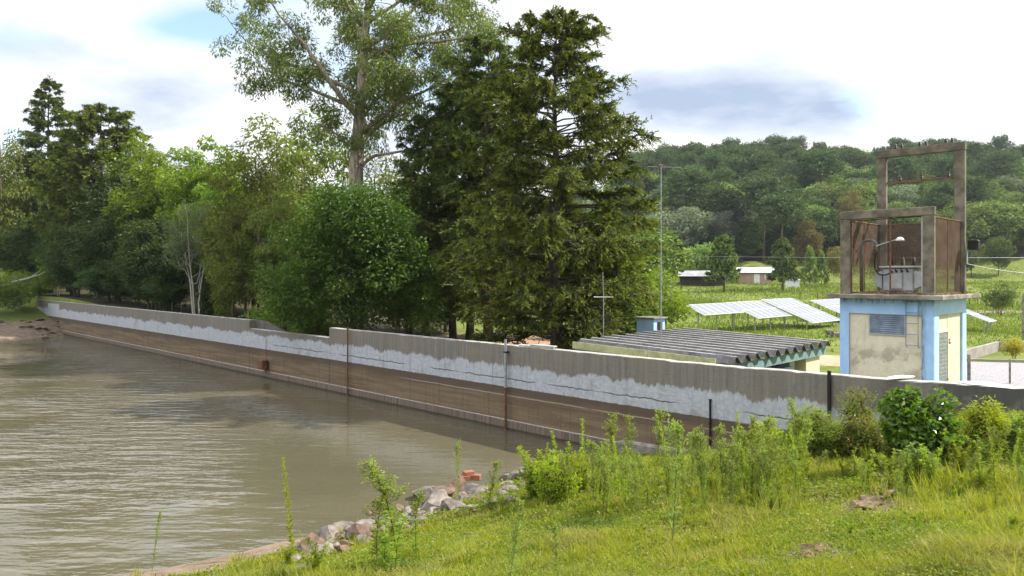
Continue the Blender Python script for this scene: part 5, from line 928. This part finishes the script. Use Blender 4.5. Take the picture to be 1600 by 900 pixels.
# ------------------------------------------------------------------ weeds and bushes on the bank
L_wy = leaf_mat('yellow_weed_leaves', (.19, .27, .018), (.33, .38, .04), .52, .02, tint=(1.5, 1.45, .5)); L_wg = leaf_mat('green_weed_leaves', (.15, .22, .025), (.28, .34, .05), .5, .02, tint=(1.5, 1.45, .5)); L_wd = leaf_mat('dusty_weed_leaves', (.13, .19, .040), (.24, .30, .075), .48, .02, tint=(1.5, 1.45, .5)); L_bud = leaf_mat('pale_buds', (.17, .21, .05), (.29, .33, .09), .4, .02)
M_stem = plain('weed_stem', (.13, .15, .05), .8, var=.2); M_stemr = plain('reddish_weed_stem', (.12, .075, .04), .8, var=.2)
def weed(seed, H, kind, leaf, stem, name, n_st=1):
    """H tall: kind 'spike' leafy to the tip, 'panicle' with a branched head of buds, 'leafy' several stems"""
    r = np.random.default_rng(seed); st, lv, bd = MB(), MB(), MB(); nb = 0
    for s_ in range(n_st):
        bx = r.normal(0, .07, 2) * (n_st > 1); h = H * (1 if s_ == 0 else r.uniform(.5, .95)); lean = r.normal(0, .06, 2) * h + (r.normal(0, .14, 2) * h if n_st > 1 else 0)
        P = resample([(bx[0], bx[1], -.05), (bx[0] + lean[0] * .2, bx[1] + lean[1] * .2, h * .4), (bx[0] + lean[0] * .6, bx[1] + lean[1] * .6, h * .75), (bx[0] + lean[0] * 1.2, bx[1] + lean[1] * 1.2, h)], 9); st.tube(P, np.linspace(.009, .003, 9), 4, cap=False)
        k = int(h * (190 if kind == 'spike' else 130)); lo = .06 if kind == 'spike' else .16; f = lo + (1 - lo) * r.random(k); ix = f * 7.999; i0 = ix.astype(int); B = P[i0] + (P[i0 + 1] - P[i0]) * (ix - i0)[:, None]; a = r.uniform(0, 6.28, k)
        ll = (.085 if kind == 'spike' else .11) * (1.15 - .55 * f); D = np.c_[np.cos(a), np.sin(a), r.normal(.45, .3, k)]; Nn = np.c_[-np.cos(a) * .3, -np.sin(a) * .3, np.ones(k)]; lv.leaves(B, D, Nn, ll * r.uniform(.8, 1.5, k), .030 + 0 * ll, fold=.2)
        if kind == 'panicle':
            for q in range(26):
                f = r.uniform(.60, 1.0); b = P[min(8, int(f * 8))] + (P[8] - P[7]) * r.uniform(-.5, .5); a = r.uniform(0, 6.28); L_ = H * .13 * (1.25 - f) * 2.2 * r.uniform(.6, 1.2) + .04; tp = b + np.array([math.cos(a) * L_ * .75, math.sin(a) * L_ * .75, L_ * .8]); st.tube(bez(b, tp, 4, -.02), [.003, .0025, .002, .0015], 3, cap=False)
                kk = 14; s2 = r.uniform(.25, 1.05, kk)[:, None]; C = b + (tp - b) * s2 + r.normal(0, .016, (kk, 3)); bd.leaves(C, rdir(kk, r, .8), rdir(kk, r), .042 * r.uniform(.7, 1.3, kk), .026); nb += 1
    o = empty(name); st.build('stem', stem, o); lv.build('leaves', leaf, o)
    if nb: bd.build('blossom', L_bud, o)
    return o
W_sp = weed(301, 1.5, 'spike', L_wy, M_stem, 'spike_weed'); W_pa = weed(302, 1.6, 'panicle', L_wg, M_stemr, 'horseweed'); W_pb = weed(303, 1.5, 'panicle', L_wd, M_stem, 'horseweed'); W_le = weed(304, 1.0, 'leafy', L_wy, M_stem, 'leafy_weed', 5); W_lg = weed(305, 1.1, 'leafy', L_wg, M_stem, 'leafy_weed', 4); W_sg = weed(306, 1.4, 'spike', L_wg, M_stemr, 'spike_weed')
W_bush = weed(307, .75, 'leafy', L_wd, M_stem, 'leafy_weed', 9)
Hs = {W_sp: 1.5, W_pa: 1.6, W_pb: 1.5, W_le: 1.0, W_lg: 1.1, W_sg: 1.4, W_bush: .75}; seen = set(); rw = np.random.default_rng(55)
def put_weed(kind, px, by, ty, label, group=None, wide=1.0, cat='weed'):
    p_ = hit(px, by, 4); h = (by - ty) / F * p_.y; s_ = h / Hs[kind]; o = kind if kind not in seen else copy_tree(kind); seen.add(kind)
    o.location = (p_.x, p_.y, p_.z); o.scale = (min(s_ * wide, 1.6), min(s_ * wide, 1.6), s_); o.rotation_euler = (rw.normal(0, .07), rw.normal(0, .07), rw.uniform(0, 6.28))
    tag(o, label or LW[kind], cat, group)
    if group is None and 'group' in o: del o['group']
GW = 'tall weeds on the bank before the wall'; LW = {W_sp: 'bright leafy spike weed in the weed stand before the dam wall', W_pa: 'green seed-headed weed in the weed stand before the dam wall', W_pb: 'dusty green weed in the weed stand before the dam wall', W_le: 'bright bushy weed tuft in the weed stand before the dam wall', W_lg: 'green bushy weed tuft in the weed stand before the dam wall', W_sg: 'green spike weed in the weed stand before the dam wall', W_bush: 'dusty bushy weed tuft in the weed stand before the dam wall'}
put_weed(W_pb, 1050, 855, 643, 'tall single weed standing in front with bare reddish lower stem', None, .8); put_weed(W_sp, 458, 872, 720, 'tall bright spike weed at the water edge, farthest left', None, .9); put_weed(W_sp, 874, 775, 666, 'straight bright spike weed right of the shore rocks'); put_weed(W_sp, 917, 770, 658, 'bright spike weed with bent tip before the dark wall foot')
put_weed(W_pa, 622, 880, 714, 'tall feathery seed-headed weed above the shore rocks', None, 1.5); put_weed(W_pa, 588, 884, 756, 'feathery weed left of the tall seed-headed one', None, 1.3); put_weed(W_pa, 650, 870, 765, 'feathery weed right of the tall seed-headed one', None, 1.2); put_weed(W_lg, 605, 895, 800, 'leafy blue green weed at the bottom among feathery stems', None, 1.2); put_weed(W_pb, 762, 800, 718, 'thin yellowish weed by the bricks'); put_weed(W_pb, 715, 788, 690, 'wispy thin weed sticking up left of the bricks', None, .6)
put_weed(W_pb, 795, 915, 775, 'dusty green weed cut by the bottom edge, left one'); put_weed(W_pb, 872, 915, 820, 'dusty green weed cut by the bottom edge, right one'); put_weed(W_sg, 1556, 790, 648, 'dark stemmed weed standing alone near the right edge', None, .8); put_weed(W_le, 500, 905, 838, 'low bright weed tuft at the bottom left of the rocks', None, 1.3); put_weed(W_le, 448, 890, 845, 'bright weed tuft at the foot of the leftmost spike weed', None, 1.3)
put_weed(W_pb, 236, 905, 800, 'single bare thin weed in front of the water at bottom left', None, .35)
ks = [W_sp, W_pa, W_pb, W_le, W_lg, W_sg, W_bush]
for k in range(26): px = rw.uniform(835, 905); put_weed(ks[rw.choice([0, 3, 3, 4, 1])], px, rw.uniform(755, 792), rw.uniform(690, 735), None, GW, 1.1)
for k in range(92): px = rw.uniform(925, 1265); by = np.interp(px, [925, 1265], [752, 735]) + rw.uniform(0, 62); put_weed(ks[rw.choice([0, 0, 1, 1, 1, 2, 2, 5])], px, by, by - rw.uniform(50, 115), None, GW, 1.0)
for k in range(26): px = rw.uniform(1110, 1420); by = np.interp(px, [1090, 1420], [722, 700]) + rw.uniform(-5, 60); put_weed(ks[rw.choice([3, 3, 4, 4, 6, 1])], px, by, by - rw.uniform(26, 62), None, GW, 1.1)
for k in range(34): px = rw.uniform(1400, 1620); by = np.interp(px, [1400, 1600], [705, 690]) + rw.uniform(-10, 55); put_weed(ks[rw.choice([3, 4, 4, 6, 6, 1, 2])], px, by, by - rw.uniform(28, 70), None, GW, 1.3)
for k in range(48): px = rw.uniform(1240, 1625); by = rw.uniform(712, 785); put_weed(ks[rw.choice([1, 1, 2, 3, 4, 0])], px, by, by - rw.uniform(22, 70), None, GW, 1.1)
for k in range(22): px = rw.uniform(900, 1640); by = rw.uniform(770, 850); put_weed(ks[rw.choice([3, 3, 4])], px, by, by - rw.uniform(12, 30), None, GW, 1.3)
def bank_bush(seed, px, by, ty, halfw, leaf, label, L, Wd, n_cl=90, n_leaf=60, cr=.16, spread=.45, gap=.25):
    p_ = hit(px, by, 6); h = (by - ty) / F * p_.y; w_ = halfw / F * p_.y
    wc = broadleaf(seed, h, .02, [(0, 0, h * .55, w_, w_ * .8, h * .45), (w_ * spread, 0, h * .35, w_ * .6, w_ * .6, h * .32), (-w_ * spread, 0, h * .38, w_ * .6, w_ * .6, h * .34)], n_cl, cr, n_leaf, L, Wd, .05, .8, .6, 5, 4, gap=gap)
    o = empty('bush', p_, 0, label, 'bush'); wc[0].build('stems', M_stemr, o); wc[1].build('foliage', leaf, o)
L_vine = leaf_mat('vine_leaves', (.05, .13, .010), (.15, .27, .022), .42, .07, .35, c3=(.20, .24, .04)); L_red = leaf_mat('reddish_bush_leaves', (.09, .13, .02), (.18, .19, .03), .42, .04, c3=(.30, .13, .05))
bank_bush(401, 1438, 728, 600, 48, L_vine, 'lush bright green bush with large leaves climbing the wall', .105, .085, 120, 46, .15, .3, 0); bank_bush(402, 1276, 722, 632, 44, L_wd, 'rounded greyish green bush against the wall foot', .06, .016, 150, 80, .13); bank_bush(403, 1352, 716, 650, 44, L_red, 'low yellow green bush with reddish leaf tips', .055, .03, 120, 60, .12)
bank_bush(404, 1342, 690, 605, 30, L_wd, 'pale airy bush rising before the wall left of the lush bush', .06, .018, 70, 50, .13); bank_bush(405, 1542, 715, 618, 26, L_wy, 'upright green bush against the wall at right', .07, .02, 90, 60, .13); bank_bush(406, 1600, 705, 648, 30, L_wd, 'green bush cut by the right edge', .07, .022, 80, 60, .13); bank_bush(407, 1200, 725, 652, 26, L_wy, 'bright yellow green bush left of the rounded greyish bush', .06, .02, 70, 60, .12); bank_bush(408, 868, 790, 712, 34, L_wy, 'bright yellow green weed bush right of the shore rocks', .06, .018, 80, 60, .12)

# ------------------------------------------------------------------ air
t = NT('thin_haze'); pv = t.new('ShaderNodeVolumePrincipled'); pv.inputs['Color'].default_value = (.80, .88, 1.0, 1); pv.inputs['Density'].default_value = .00012; pv.inputs['Anisotropy'].default_value = .25; t.l.new(pv.outputs[0], t.out.inputs[1])
m = MB(); m.box((-420, -60, -4), (520, 700, 95)); hz_ = m.build('haze', t.m); tag(hz_, kind='stuff')
